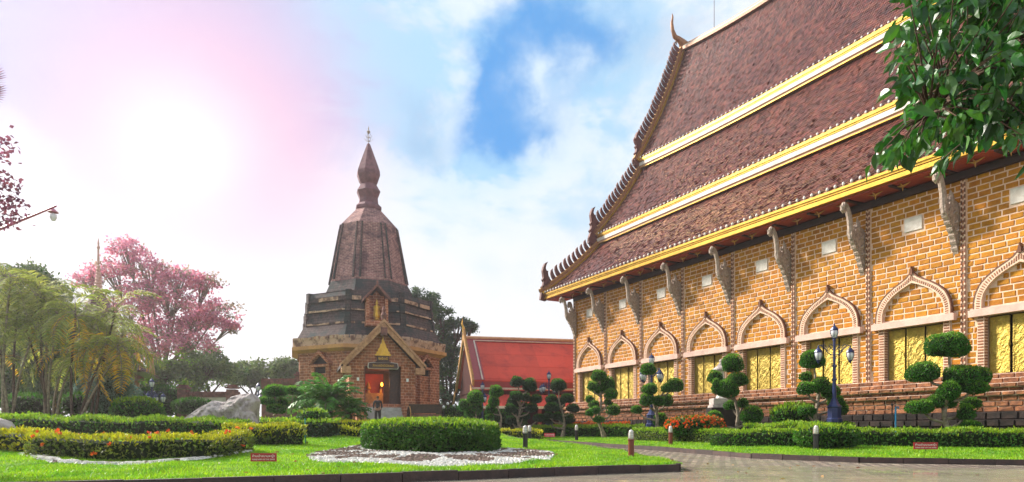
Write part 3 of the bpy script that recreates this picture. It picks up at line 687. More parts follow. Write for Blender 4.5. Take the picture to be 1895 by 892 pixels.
# roof: three tiers; profile points on the gable plane (w inward, z)
XE = LW+2.6
E = np.array([-1.30, 11.50]); T3 = gable(1111, 453); A2 = T3+np.array([-.30, .82]); T2 = gable(1188, 313); A1 = T2+np.array([-.30, .86]); RG = gable(1266, 92)
def droop(x): s = np.clip(np.asarray(x, float)-XG, 0, 14); return 1.15*(1-(1-s/14)**2)
TIERS = [(E, T3, .0, .0, .16), (A2, T2, .0, .35, .18), (A1, RG, .35, 1., .28)]
def tier_pt(T, x, p):
    A, B_, d0, d1, sg = T; w = A[0]+(B_[0]-A[0])*p; z = A[1]+(B_[1]-A[1])*p
    n_ = np.array([-(B_[1]-A[1]), B_[0]-A[0]]); n_ /= np.hypot(*n_); s_ = -sg*np.sin(PI*p)
    return w+n_[0]*s_, z+n_[1]*s_-droop(x)*(d0+(d1-d0)*p)
TW, TE = .17, .26
for ti_, T in enumerate(TIERS):
    A, B_ = T[0], T[1]; sl = np.hypot(*(B_-A)); ps = np.linspace(0, 1, 13); xs = np.linspace(XG+.12, XE, 40)
    Xg, Pg = np.meshgrid(xs, ps); Wg, Zg = tier_pt(T, Xg, Pg); n = len(xs)
    deck = NB().add(np.stack([Xg, Wg+.05, Zg-.08], -1).reshape(-1, 3), [(j*n+i, j*n+i+1, (j+1)*n+i+1, (j+1)*n+i) for j in range(12) for i in range(n-1)])
    Wm = 2*RG[0]-Wg-.1                             # the far slope
    deck.add(np.stack([Xg, Wm, Zg-.08], -1).reshape(-1, 3), [(j*n+i, (j+1)*n+i, (j+1)*n+i+1, j*n+i+1) for j in range(12) for i in range(n-1)], 1)
    dk = deck.build('roof_slope', [m_deck, m_tile], hall)
    nr = int(sl/TE); ncol = int((XE-XG-.1)/TW)
    J, I = np.meshgrid(np.arange(nr), np.arange(ncol), indexing='ij'); J = J.ravel(); I = I.ravel()
    x0 = XG+.12+(I+.5*(J % 2)*0)*TW; p0 = J/nr; p1 = np.minimum((J+1.25)/nr, 1.0)
    w0, z0 = tier_pt(T, x0+TW/2, p0); w1, z1 = tier_pt(T, x0+TW/2, p1)
    up = unit(np.stack([np.zeros_like(w0), w1-w0, z1-z0], 1)); nn = np.stack([np.zeros_like(w0), -up[:, 2], up[:, 1]], 1)
    N_ = len(x0); lift = .036+R.normal(size=N_)*.007; tw = R.normal(size=N_)*.012
    V = np.zeros((N_, 8, 3)); base0 = np.stack([x0, w0, z0], 1); base1 = np.stack([x0, w1, z1], 1)
    ex = np.array([1., 0, 0]); hw = TW-.022
    drop = R.normal(size=N_)[:, None]*.012*up
    V[:, 0] = base0+ex*.007+nn*.004+drop; V[:, 1] = base0+ex*hw+nn*.004+drop; V[:, 2] = base1+ex*hw; V[:, 3] = base1+ex*.007
    V[:, 4] = base0+ex*.007+nn*(lift+tw)[:, None]+drop; V[:, 5] = base0+ex*hw+nn*(lift-tw)[:, None]+drop; V[:, 6] = base1+ex*hw+nn*(.018-tw*.5)[:, None]; V[:, 7] = base1+ex*.007+nn*(.018+tw*.5)[:, None]
    # a rounded nose: narrow the exposed edge a little
    V[:, 4] += up*.0; F_ = np.array([(4,5,6,7),(0,1,5,4),(1,2,6,5),(3,0,4,7)])
    tag(NB().add(V.reshape(-1, 3), (F_[None]+8*np.arange(N_)[:, None, None]).reshape(-1, 4)).build('roof_tiles', m_tile, dk), kind='stuff')
def bar(nb, w, z, w1, z1, mi, df=0., x0=XG, x1=XE, nseg=24):          # a long moulding following the droop
    xs = np.linspace(x0, x1, nseg); V = []
    for x in xs:
        d = float(droop(x))*df; V += [(x, w, z-d), (x, w1, z-d), (x, w1, z1-d), (x, w, z1-d)]
    m = len(xs); Fs = [(i*4+a, (i+1)*4+a, (i+1)*4+(a+1) % 4, i*4+(a+1) % 4) for i in range(m-1) for a in range(4)]
    nb.add(V, Fs, mi); nb.add(V[:4], [(0, 1, 2, 3)], mi); nb.add(V[-4:], [(3, 2, 1, 0)], mi)
def beads(name, w, z, df, parent):
    nb = NB(); x = XG+.25
    while x < XE-.1:
        d = float(droop(x))*df
        nb.lathe([(.02, z-d-.03), (.058, z-d+.02), (.065, z-d+.07), (.04, z-d+.13), (.0, z-d+.17)], 6, (x, w)); x += .40
    tag(nb.build(name, m_bead, parent, smooth=True), kind='stuff')
nb = NB(); EB = 10.98
bar(nb, -1.35, EB, -1.10, EB+.10, 0); bar(nb, -1.32, EB+.10, -1.10, EB+.19, 0); bar(nb, -1.24, EB+.19, -1.10, EB+.24, 1); bar(nb, -1.33, EB+.24, -1.12, EB+.33, 0); bar(nb, -1.38, EB+.33, -1.12, EB+.43, 0); bar(nb, -1.29, EB+.43, -1.0, EB+.52, 2)
fas = nb.build('eave_fascia', [m_gold, m_gold_dull, m_rake], hall); beads('eave_beads', -1.36, EB+.48, 0, fas)
for T, A, df in ((T3, A2, 0.), (T2, A1, .35)):
    nb = NB(); w, z = A[0], T[1]; h = A[1]-T[1]
    bar(nb, w-.01, z-.02, w+.5, z+.03, 0, df); bar(nb, w+.04, z+.03, w+.5, z+.19, 2, df); bar(nb, w-.03, z+.19, w+.5, z+.45, 1, df); bar(nb, w+.02, z+.45, w+.5, z+.49, 3, df)
    bar(nb, w-.04, z+.49, w+.5, z+.58, 0, df); bar(nb, w-.08, z+.58, w+.5, z+h-.10, 0, df); bar(nb, w-.01, z+h-.10, w+.5, z+h-.06, 3, df); bar(nb, w+.0, z+h-.06, w+.5, z+h+.02, 3, df)
    tf = nb.build('tier_fascia', [m_gold, m_white, m_peach, m_gold_dull], hall); beads('tier_beads', w-.05, z+h-.06, df, tf)
nb = NB().box(XG+.1, XE, -1.12, .3, 10.905, 10.975, 0)
for k in range(NBAY*2+2): nb.box(k*S/2-.08-.3, k*S/2+.08-.3, -1.08, .1, 10.84, 10.904, 1)
nb.box(0, LW, -.17, .02, 10.55, 10.84, 1)
nb.build('soffit', [m_soffit, m_beam], hall)
gp = [(0, .2), (0, 10.9), (T3[0], T3[1]-.7), (T2[0], T2[1]-1.2), (RG[0], RG[1]-2.2)]
gp = gp+[(2*RG[0]-a, b_) for a, b_ in gp[:-1][::-1]]
nb = NB().extrude(gp, lambda a, b_, d: (d, a, b_), 0, .4)
nb.build('gable_wall', m_brick, hall)
# ridge cap
xs = np.linspace(XG, XE, 40)
nb = NB()
for dz, hw_, mi in ((0., .34, 0), (.16, .24, 1), (.30, .16, 0)):
    V = []
    for x in xs:
        z = RG[1]-float(droop(x))+dz; V += [(x, RG[0]-hw_, z-.12), (x, RG[0]+hw_, z-.12), (x, RG[0]+hw_, z+.12), (x, RG[0]-hw_, z+.12)]
    nb.add(V, [(i*4+a, (i+1)*4+a, (i+1)*4+(a+1) % 4, i*4+(a+1) % 4) for i in range(len(xs)-1) for a in range(4)], mi)
nb.build('ridge_cap', [m_rake, m_white], hall)
# rake boards with flame blades along the gable edge
def blade_me():
    ol = [(-.18, 0), (.18, 0), (.16, .20), (.17, .42), (.23, .62), (.34, .80), (.12, .76), (-.04, .60), (-.13, .40), (-.18, .2)]
    o = NB().extrude(ol, lambda a, b_, d: (d, a, b_), -.07, .07).build('flame_blade', m_blade, hall); me = o.data; bpy.data.objects.remove(o); return me
bl_me = blade_me()
def rake(T, n_bl, start, end=1., bw=.62):
    A, B_ = T[0], T[1]; ps = np.linspace(-.03, 1.0, 14); nb = NB()
    pts = [np.array(tier_pt(T, XG, p)) for p in ps]; dirs = [(pts[min(i+1, 13)]-pts[max(i-1, 0)]) for i in range(14)]
    dirs = [d/np.hypot(*d) for d in dirs]; nr = [np.array([-d[1], d[0]]) for d in dirs]
    def ribbon(o0, o1, x0, x1, mi):
        V = []
        for p, n_ in zip(pts, nr):
            a, b_ = p+n_*o0, p+n_*o1; V += [(x0, *a), (x1, *a), (x1, *b_), (x0, *b_)]
        nb.add(V, [(i*4+a, (i+1)*4+a, (i+1)*4+(a+1) % 4, i*4+(a+1) % 4) for i in range(13) for a in range(4)], mi); nb.add(V[:4], [(0, 1, 2, 3)], mi); nb.add(V[-4:], [(3, 2, 1, 0)], mi)
    ribbon(-.30, .34, XG-.26, XG+.10, 0); ribbon(.0, .17, XG+.10, XG+.20, 1); ribbon(.34, .44, XG-.20, XG+.05, 2); ribbon(-.05, .02, XG-.30, XG+.24, 2)
    rk = nb.build('rake_board', [m_rake, m_gold, m_gold_dull], hall)
    for k in range(n_bl):
        p = start+(end-start)*k/(n_bl-1); q = np.array(tier_pt(T, XG, p)); q2 = np.array(tier_pt(T, XG, p+.01)); d = q2-q; d /= np.hypot(*d); n_ = np.array([-d[1], d[0]]); q = q+n_*.42
        sc_ = .88+.14*random.random()
        M4 = Matrix(((1, 0, 0, XG-.08), (0, d[0]*sc_, n_[0]*sc_, q[0]), (0, d[1]*sc_, n_[1]*sc_, q[1]), (0, 0, 0, 1)))
        inst('flame_blade', bl_me, rk, matrix=M4)
    return rk
rake(TIERS[0], 12, .14, .98); rake(TIERS[1], 15, .10, .98); rake(TIERS[2], 23, .08, .97)
# naga-tail finials at each tier end and the horn at the ridge
NG = [(-.30, -.55), (.20, -.62), (.42, -.2), (.52, .15), (.40, .48), (.54, .70), (.70, .74), (.46, .92), (.40, 1.05), (.52, 1.25), (.36, 1.32), (.30, 1.50), (.40, 1.72), (.24, 1.74), (.16, 1.92), (.22, 2.18), (.36, 2.44), (.10, 2.28), (-.04, 2.0), (-.10, 1.72), (-.06, 1.45), (-.02, 1.2), (-.12, 1.02), (-.02, .86), (-.06, .6), (-.20, .45), (-.10, .3), (-.22, .0)]
def naga(p, s_):
    nb = NB(); nb.extrude([(a*s_, b_*s_) for a, b_ in NG], lambda a, b_, d: (XG-.08+d, p[0]+a, p[1]+b_), -.13, .13)
    nb.tube([(XG-.08, p[0]+.30*s_, p[1]-.05*s_), (XG-.08, p[0]+.62*s_, p[1]+.2*s_), (XG-.08, p[0]+.86*s_, p[1]+.46*s_), (XG-.08, p[0]+.98*s_, p[1]+.36*s_)], [.18*s_, .16*s_, .1*s_, .03*s_], 8)
    return nb.build('naga_finial', m_blade, hall)
naga(E+np.array([-.05, .0]), 1.0); naga(A2+np.array([-.55, -.25]), 1.0); naga(A1+np.array([-.25, -.1]), 1.0)
h0 = RG+np.array([-.05, .1])
def hp(x, y): g = gable(x, y); return (XG-.08, g[0], g[1])
nb = NB().tube([hp(1288, 92), hp(1277, 90), hp(1268, 86), hp(1262, 76), hp(1256, 71), hp(1250, 67), hp(1246, 55), hp(1244.5, 42), hp(1246, 30), hp(1245, 24)], [.55, .62, .50, .30, .24, .21, .15, .12, .075, .02], 10)
nb.tube([hp(1258, 71), hp(1253, 72), hp(1251.5, 77), hp(1253.5, 82)], [.22, .2, .10, .02], 8)
nb.build('roof_horn', m_rake, hall, smooth=True)
rx = 1321
tt = np.linspace(XG, XE, 600); sxx = np.array([scr(t, RG[0], 30)[0] for t in tt]); xr = float(tt[np.argmin(abs(sxx-rx))])
NB().tube([(xr, RG[0], RG[1]-1.2), (xr, RG[0], RG[1]+7)], .03, 6).build('lightning_rod', m_iron, hall)
# ------------------------------------------------------------------ the stupa shrine
def rot_nb(nb, ang):
    c, s = math.cos(ang), math.sin(ang); M3 = np.array([[c, -s, 0], [s, c, 0], [0, 0, 1]]); nb.v = [v@M3.T for v in nb.v]; return nb
SX, SY = -10.62, 50.0
stupa = thing('stupa_shrine', 'brick stupa shrine with tall plum bell spire and gabled porch doorway', 'stupa', (SX, SY, 0), math.radians(18))
O8 = PI/8
def oct_(prof, name, m, mi=0): return NB().lathe(prof, 8, rot=O8).build(name, m, stupa, uv=True)
oct_([(5.55, .9), (5.55, 2.0), (5.42, 2.05), (5.42, 2.3), (5.3, 2.35), (5.3, 6.0), (5.4, 6.02), (5.4, 6.15)], 'wall', m_stupa)
oct_([(5.3, 6.10), (5.72, 6.28), (5.84, 6.32), (5.84, 6.56), (5.6, 6.6)], 'cornice', m_orange)
pp = oct_([(5.70, 6.55), (5.74, 6.98), (5.3, 7.0)], 'parapet', m_parapet)
nb = NB()
for k in range(8):                                # weathered merlon stones along the parapet
    a0 = O8+k*PI/4
    for q in range(11):
        t = (q+.5)/11; p0 = np.array([math.cos(a0), math.sin(a0)])*5.72; p1 = np.array([math.cos(a0+PI/4), math.sin(a0+PI/4)])*5.72; p = p0*(1-t)+p1*t
        w_ = .16+.02*R.normal(); h_ = .16+.07*R.random(); q_ = NB().box(-.06, .06, -w_, w_, 6.97, 6.97+h_); rot_nb(q_, a0+O8)
        nb.add(q_.v[0]+np.array([p[0], p[1], 0]), q_.f[0][0])
nb.build('parapet_stones', m_parapet, pp, uv=False)['kind'] = 'stuff'
oct_([(5.55, 6.98), (5.5, 7.1), (4.98, 8.0), (4.9, 8.02)], 'skirt_roof', m_dmoss)
nb = NB()
oct_([(4.96, 7.98), (4.96, 8.2), (4.72, 8.92), (4.82, 8.95), (4.82, 9.1), (4.58, 9.62), (4.70, 9.66), (4.70, 9.98), (4.52, 10.34), (4.45, 10.36)], 'drum', m_dmoss)
for k, (r0, z0, z1) in enumerate(((4.97, 8.05, 8.17), (4.83, 8.96, 9.07), (4.71, 9.68, 9.92))):   # pale ledges, broken at the corners
    for f in range(8):
        hw = (r0*math.sin(O8))*.86
        q = NB(); x_ = -hw
        while x_ < hw-.1:                            # broken runs of coping stones
            w_ = R.uniform(.25, .6); e_ = R.uniform(-.01, .02)
            if R.random() < .86: q.box(x_, min(x_+w_, hw), -r0*math.cos(O8)-.03-e_, -r0*math.cos(O8)+.25, z0+R.uniform(-.01, .02), z1+R.uniform(-.03, .03))
            x_ += w_+.012
        tag(rot_nb(q, f*PI/4).build('ledge', m_parapet, stupa), kind='stuff')
for f in range(8):                                # corner blocks of the drum
    rot_nb(NB().box(-.20, .20, -4.93, -4.4, 8.0, 8.80).box(-.19, .19, -4.82, -4.3, 8.93, 9.56).box(-.18, .18, -4.74, -4.2, 9.64, 10.36), f*PI/4+O8).build('corner_block', m_dmoss, stupa, uv=True)
oct_([(4.55, 10.34), (3.45, 10.42), (3.3, 10.75), (2.98, 11.45), (2.9, 11.5)], 'terrace_roof', m_dmoss)
bell = oct_([(2.95, 11.45), (2.93, 11.6), (2.17, 15.74), (.98, 17.05), (.92, 17.1)], 'bell', m_bell)
for f in range(8):                                # twin ribs at every corner of the bell
    a = f*PI/4+O8; nb = NB()
    for s_ in (-1, 1):
        da = s_*.085
        pts = [((r)*math.cos(a+da*1.0)*1.004, (r)*math.sin(a+da)*1.004, z) for r, z in ((2.90, 11.62), (2.14, 15.72))]
        nb.tube(pts, [.085, .065], 4)
    nb.build('rib', m_dmoss, bell, uv=True)
oct_([(.90, 17.05), (.98, 17.15), (.98, 17.36), (.84, 17.5), (.74, 17.6), (.70, 17.95), (.72, 18.05)], 'flange', m_plume)
oct_([(.70, 18.0), (.90, 18.5), (.62, 18.98), (.60, 19.06)], 'ring', m_plume)
oct_([(.58, 19.02), (.72, 19.25), (.88, 19.72), (.86, 20.0), (.62, 20.7), (.36, 21.4), (.12, 22.05), (.05, 22.12)], 'spire_bud', m_plume)
nb = NB().tube([(0, 0, 22.0), (0, 0, 23.3)], .022, 6).lathe([(0, 22.75), (.10, 22.9), (.14, 22.98), (0, 23.14)], 8).lathe([(0, 23.1), (.05, 23.2), (0, 23.4)], 6)
for k in range(6):
    a = k*PI/3
    for z, r in ((22.25, .34), (22.5, .26)): nb.tube([(0, 0, z), (r*.6*math.cos(a), r*.6*math.sin(a), z+.06), (r*math.cos(a), r*math.sin(a), z+.26)], .014, 4)
nb.build('finial', m_bracket, stupa)
# niche with its little gable
n0 = NB().box(-.72, -.52, -5.45, -4.5, 7.9, 9.65).box(.52, .72, -5.45, -4.5, 7.9, 9.65).box(-.52, .52, -4.95, -4.6, 7.9, 9.9).box(-.74, .74, -5.50, -4.5, 7.8, 8.16)
n0.extrude([(-.52, 9.6), (.52, 9.6), (0, 10.25)], lambda a, b_, d: (a, d, b_), -4.95, -4.6)
niche = n0.build('niche', m_porch, stupa, uv=True)
n1_ = NB()
for sg in (-1, 1): n1_.extrude([(sg*.92, 9.44), (sg*.92, 9.62), (0, 10.62), (0, 10.40)][::sg], lambda a, b_, d: (a, d, b_), -5.58, -4.2)
n1_.tube([(0, -5.5, 10.55), (0, -5.5, 10.72), (0, -5.5, 10.86)], [.05, .08, .01], 8)
n1_.build('niche_roof', m_oldbrick, stupa)
# side window shrines on the neighbouring faces
for ang in (-PI/4, PI/4):
    w_ = NB(); yf = -5.3*math.cos(O8)
    w_.box(-.78, -.52, yf-.22, yf+.1, 2.9, 5.15).box(.52, .78, yf-.22, yf+.1, 2.9, 5.15).box(-.9, .9, yf-.34, yf+.1, 2.55, 2.9).box(-.88, .88, yf-.30, yf+.1, 5.15, 5.32).box(-.52, .52, yf-.06, yf+.1, 2.9, 4.95)
    o = rot_nb(w_, ang).build('window_shrine', m_porch, stupa, uv=True)
    w_ = NB()
    for sg in (-1, 1): w_.extrude([(sg*1.0, 5.32), (sg*.82, 5.32), (0, 6.0), (0, 6.28)][::sg], lambda a, b_, d: (a, d, b_), yf-.36, yf+.1)
    rot_nb(w_, ang).build('hood', m_porch, o, uv=True)
    w_ = NB().extrude([(-.8, 5.33), (.8, 5.33), (0, 5.98)], lambda a, b_, d: (a, d, b_), yf-.05, yf+.05).box(-.5, .5, yf-.09, yf+.02, 4.72, 5.13)
    rot_nb(w_, ang).build('dark_recess', m_dark, o)
# porch
m_barge = mat('tan carved bargeboard', (.56, .31, .17), (.36, .17, .09), 5, .75, bump=.5, bs=20)
YF = -8.3
q = NB().box(-2.05, -1.12, YF, -4.6, 1.0, 4.9).box(1.12, 2.05, YF, -4.6, 1.0, 4.9).box(-2.05, 2.05, YF+.02, YF+.5, 4.88, 5.0).box(-1.12, 1.12, YF-.001, -4.6, 1.0, 2.52)
q.extrude([(-2.05, 5.0), (2.05, 5.0), (0, 7.12)], lambda a, b_, d: (a, d, b_), YF+.02, YF+.5)
q.box(-1.32, -1.13, YF-.09, YF, 2.52, 4.95).box(1.13, 1.32, YF-.09, YF, 2.52, 4.95).box(-2.12, -1.34, YF-.05, YF+.8, 1.0, 2.6).box(1.34, 2.12, YF-.05, YF+.8, 1.0, 2.6)
porch = q.build('porch', m_porch, stupa, uv=True)
q = NB()
for sg in (-1, 1): q.extrude([(sg*2.55, 4.72), (sg*2.55, 4.92), (0, 7.62), (0, 7.36)][::sg], lambda a, b_, d: (a, d, b_), YF-.45, -3.4)
q.build('porch_roof', m_dmoss, stupa, uv=True)
for sg in (-1, 1):
    q = NB().extrude([(sg*2.45, 4.62), (sg*2.45, 4.98), (0, 7.52), (0, 7.12)][::sg], lambda a, b_, d: (a, d, b_), YF-.62, YF-.46)
    q.extrude([(sg*2.62, 4.74), (sg*2.62, 4.92), (0, 7.74), (0, 7.54)][::sg], lambda a, b_, d: (a, d, b_), YF-.70, YF-.40)
    q.box(*sorted((sg*1.98, sg*2.55)), YF-.64, YF-.2, 4.36, 4.76); q.build('bargeboard', m_barge, stupa)
q = NB().box(-.20, .20, YF-.68, YF-.44, 6.72, 7.2); q.tube([(0, YF-.5, 6.75), (0, YF-.5, 6.4)], .02, 6); q.lathe([(0, 7.6), (.14, 7.7), (.2, 7.95), (.1, 8.15), (.13, 8.3), (0, 8.6)], 8, (0, YF-.5))
q.build('gable_finial', m_oldbrick, stupa)
q = NB().box(-1.12, -1.06, YF+.1, -5.0, 2.52, 4.88).box(1.06, 1.12, YF+.1, -5.0, 2.52, 4.88).box(-1.06, 1.06, YF+.3, -5.0, 4.80, 4.88).box(-1.06, 1.06, -5.1, -5.0, 2.52, 4.88).box(.45, 1.06, YF+.35, YF+.42, 2.52, 4.80)
q.build('dark_interior', m_wood, stupa)
NB().box(-1.0, .42, -5.2, -5.11, 2.9, 4.62).build('altar_wall', m_redin, stupa)
q = NB().box(-.9, .3, -6.1, -5.3, 2.52, 3.3); q.lathe([(.0, 3.3), (.16, 3.32), (.1, 3.5), (.20, 3.6), (.12, 3.85), (.0, 4.1)], 10, (-.62, -5.7)); q.lathe([(.0, 3.3), (.12, 3.32), (.06, 3.7), (.10, 3.8), (.0, 3.9)], 10, (.2, -5.7))
q.build('altar', m_gold_dull, stupa)
NB().lathe([(.0, 3.72), (.07, 3.76), (.09, 3.90), (.04, 4.0), (0, 4.02)], 10, (.2, -6.2)).build('lit_lamp', m_lit, stupa)
pld = bpy.data.lights.new('altar_glow', 'POINT'); plo = bpy.data.objects.new('altar_glow', pld); COL.objects.link(plo); plo.parent = stupa; plo.location = (.2, -6.5, 3.9)
pld.energy = 32; pld.color = (1, .45, .12); pld.shadow_soft_size = .12
for sg in (-1, 1): NB().box(sg*1.52-.07, sg*1.52+.07, YF-.14, YF-.02, 3.92, 4.12).build('wall_light', m_lampw, stupa)
for k in range(5): NB().box(-1.12, 1.12, YF-.30*(5-k), YF-.30*(4-k)+.02, 1.0, 1.30+.235*k+.05).build('step', m_steps, stupa)
for sg in (-1, 1): NB().box(sg*1.42-.29, sg*1.42+.29, YF-1.55, YF-.06, 1.0, 2.1+.5*(sg > 0)).build('stair_cheek', m_porch, stupa, uv=True)
# gold emblem and name board above the door
em = thing('gold_emblem', 'golden stepped stupa emblem fixed above the porch doorway', 'emblem', (0, 0, 0)); em.parent = None
em.location = stupa.location; em.rotation_euler = stupa.rotation_euler
g = NB()
prof = [(-.47, 5.50), (-.50, 5.58), (-.40, 5.64), (-.42, 5.74), (-.30, 5.80), (-.31, 5.92), (-.20, 6.02), (-.18, 6.18), (-.09, 6.30), (-.08, 6.46), (-.03, 6.56), (0, 6.84)]
g.extrude(prof+[(-a, b_) for a, b_ in prof[:-1][::-1]], lambda a, b_, d: (a, d, b_), YF-.16, YF-.02)
for s_ in (.66, .36): g.extrude([(a*s_, 5.5+(b_-5.5)*s_) for a, b_ in prof]+[(-a*s_, 5.5+(b_-5.5)*s_) for a, b_ in prof[:-1][::-1]], lambda a, b_, d: (a, d, b_), YF-.20-.05*(s_ < .5), YF-.15)
g.build('gold_stupa', m_gold, em)
bx_ = NB().box(-.36, .36, YF-.2, YF-.02, 5.16, 5.50).box(-.46, .46, YF-.22, YF-.02, 5.08, 5.16).build('number_block', m_wood, em)
text_mesh('๒๕๓๕', .26, m_gold, 'lettering', em, (0, YF-.205, 5.33), (PI/2, 0, 0))
pb_ = thing('name_board', 'dark name board with gold rim and lettering over the porch door', 'sign'); pb_.location = stupa.location; pb_.rotation_euler = stupa.rotation_euler
ol = [(-.86, 4.72), (.86, 4.72), (.90, 4.80), (.86, 5.02), (.60, 5.06), (-.60, 5.06), (-.86, 5.02), (-.90, 4.80)]
NB().extrude(ol, lambda a, b_, d: (a, d, b_), YF-.24, YF-.10).build('board', m_wood, pb_)
NB().extrude([(a*1.06, 4.89+(b_-4.89)*1.22) for a, b_ in ol], lambda a, b_, d: (a, d, b_), YF-.20, YF-.105).build('rim', m_stone, pb_)
text_mesh('วัดเนรมิตวิปัสสนา', .19, m_gold, 'lettering', pb_, (0, YF-.245, 4.88), (PI/2, 0, 0))
# standing golden Buddha in the niche
bu = thing('buddha_statue', 'small golden standing Buddha figure inside the stupa niche', 'statue', (SX+5.2*math.sin(math.radians(18)), SY-5.2*math.cos(math.radians(18)), 8.16), math.radians(18))
NB().lathe([(.24, 0), (.26, .05), (.17, .12), (.16, .18), (.24, .24), (.24, .28)], 14).build('pedestal', m_gold, bu)
b_ = NB()
b_.lathe([(.19, .28), (.20, .34), (.155, .5), (.15, .62), (.165, .72), (.15, .82), (.17, .93), (.155, 1.02), (.06, 1.07), (.05, 1.1), (.085, 1.14), (.09, 1.22), (.07, 1.29), (.045, 1.32), (.05, 1.36), (.02, 1.42), (.0, 1.5)], 14, sq=.68)
for sg in (-1, 1):
    b_.tube([(sg*.15, 0, 1.0), (sg*.20, .0, .86), (sg*.19, -.03, .74), (sg*.09, -.13, .80), (sg*.03, -.14, .83)], [.05, .045, .04, .032, .028], 8)
    b_.tube([(sg*.16, .02, .8), (sg*.19, .03, .5), (sg*.22, .02, .32)], [.04, .035, .05], 6)
    b_.lathe([(0, 1.12), (.018, 1.15), (.018, 1.22), (0, 1.24)], 6, (sg*.09, 0))
b_.tube([(0, -.06, 1.20), (0, -.075, 1.17)], .012, 6)
b_.build('figure', m_gold, bu, smooth=True)
# a visitor on the steps
pe_p = P(696, 790, 41.3)
def person(name, label, loc, rz):
    root = thing(name, label, 'person', loc, rz)
    def sk(nm, J, Eg, m, rootv=0, par=root, sub=1):
        me = bpy.data.meshes.new(nm); me.from_pydata([j[:3] for j in J], Eg, []); me.materials.append(m)
        o = bpy.data.objects.new(nm, me); COL.objects.link(o); o.parent = par
        md = o.modifiers.new('skin', 'SKIN'); md.use_smooth_shade = True
        for v, j in zip(me.skin_vertices[0].data, J): v.radius = (j[3], j[4] if len(j) > 4 else j[3]); v.use_root = False
        me.skin_vertices[0].data[rootv].use_root = True
        s_ = o.modifiers.new('sub', 'SUBSURF'); s_.levels = sub; s_.render_levels = sub
        return o
    J = [(0, 0, .92, .15, .11), (0, .01, 1.10, .135, .10), (0, .02, 1.30, .16, .105), (0, .02, 1.40, .12, .085), (0, .02, 1.46, .05), (0, .03, 1.53, .06), (0, .035, 1.60, .088, .095), (0, .03, 1.68, .07),
         (.10, 0, .84, .095), (.12, -.02, .48, .06), (.13, .05, .10, .042), (.13, -.06, .04, .035), (-.10, 0, .84, .095), (-.11, .05, .48, .06), (-.12, .02, .10, .042), (-.12, .12, .04, .035),
         (.19, .02, 1.38, .055), (.24, .0, 1.12, .042), (.20, .13, .92, .032), (.19, .20, .88, .028), (-.19, .02, 1.38, .055), (-.24, .02, 1.12, .042), (-.22, .12, .90, .032), (-.21, .17, .85, .028)]
    Eg = [(0, 1), (1, 2), (2, 3), (3, 4), (4, 5), (5, 6), (6, 7), (0, 8), (8, 9), (9, 10), (10, 11), (0, 12), (12, 13), (13, 14), (14, 15), (3, 16), (16, 17), (17, 18), (18, 19), (3, 20), (20, 21), (21, 22), (22, 23)]
    sk('body', J, Eg, m_skin)
    cl_ = NB()
    sk('shirt', [(0, 0, .90, .165, .125), (0, .01, 1.10, .15, .115), (0, .02, 1.30, .175, .12), (0, .02, 1.41, .13, .095), (.19, .02, 1.38, .07), (.245, .0, 1.12, .055), (.22, .07, 1.0, .05), (-.19, .02, 1.38, .07), (-.245, .02, 1.12, .055), (-.23, .08, .98, .05)],
       [(0, 1), (1, 2), (2, 3), (3, 4), (4, 5), (5, 6), (3, 7), (7, 8), (8, 9)], m_cloth)
    sk('trousers', [(0, 0, .95, .16, .125), (.10, 0, .82, .11), (.12, -.02, .48, .08), (.13, .04, .12, .065), (-.10, 0, .82, .11), (-.11, .05, .48, .08), (-.12, .03, .12, .065)], [(0, 1), (1, 2), (2, 3), (0, 4), (4, 5), (5, 6)], m_cloth)
    sk('hair', [(0, .0, 1.56, .075, .07), (0, .0, 1.64, .105, .10), (0, .02, 1.71, .075)], [(0, 1), (1, 2)], m_hair)
    NB().tube([(0, .12, 1.60), (0, .145, 1.575)], [.012, .016], 6).build('nose', m_skin, root)
    return root
person('person', 'person in dark clothes standing at the foot of the shrine steps', (P(699, 0, 40.1).x, 40.1, 1.2), math.radians(12))
# old wooden cart with a yellow-rimmed wheel beside the porch
cp = P(757, 770, 40.0); cart = thing('wooden_cart', 'dark wooden cart with yellow rimmed wheel beside the shrine porch', 'cart', (cp.x, cp.y, 1.28), math.radians(6))
def ring(nb, c, r, rt, n=24, axis='x', mi=0):
    pts = [(c[0], c[1]+r*math.cos(t), c[2]+r*math.sin(t)) for t in np.linspace(0, 2*PI, n+1)]; return nb.tube(pts, rt, 6, mi, caps=False)
wq = NB(); ring(wq, (0, 0, .52), .46, .045); wq.tube([(-.12, 0, .52), (.12, 0, .52)], .09, 8)
for k in range(8): wq.tube([(0, 0, .52), (0, .44*math.cos(k*PI/4), .52+.44*math.sin(k*PI/4))], .022, 5)
wh = wq.build('wheel', m_wood, cart); wh.rotation_euler = (0, 0, math.radians(14))
ring(NB(), (0, 0, .52), .50, .03).build('rim', m_orange, wh)
NB().box(.1, 1.95, -.35, .35, .62, 1.05).box(.0, 2.0, -.4, .4, 1.05, 1.12).build('box_body', m_wood, cart)
NB().box(.1, 1.95, -.38, -.30, .40, .54).box(.1, 1.95, .3, .38, .40, .54).box(.2, .3, -.3, .3, 0, .62).box(1.75, 1.85, -.3, .3, 0, .62).build('chassis', m_oldbrick, cart)

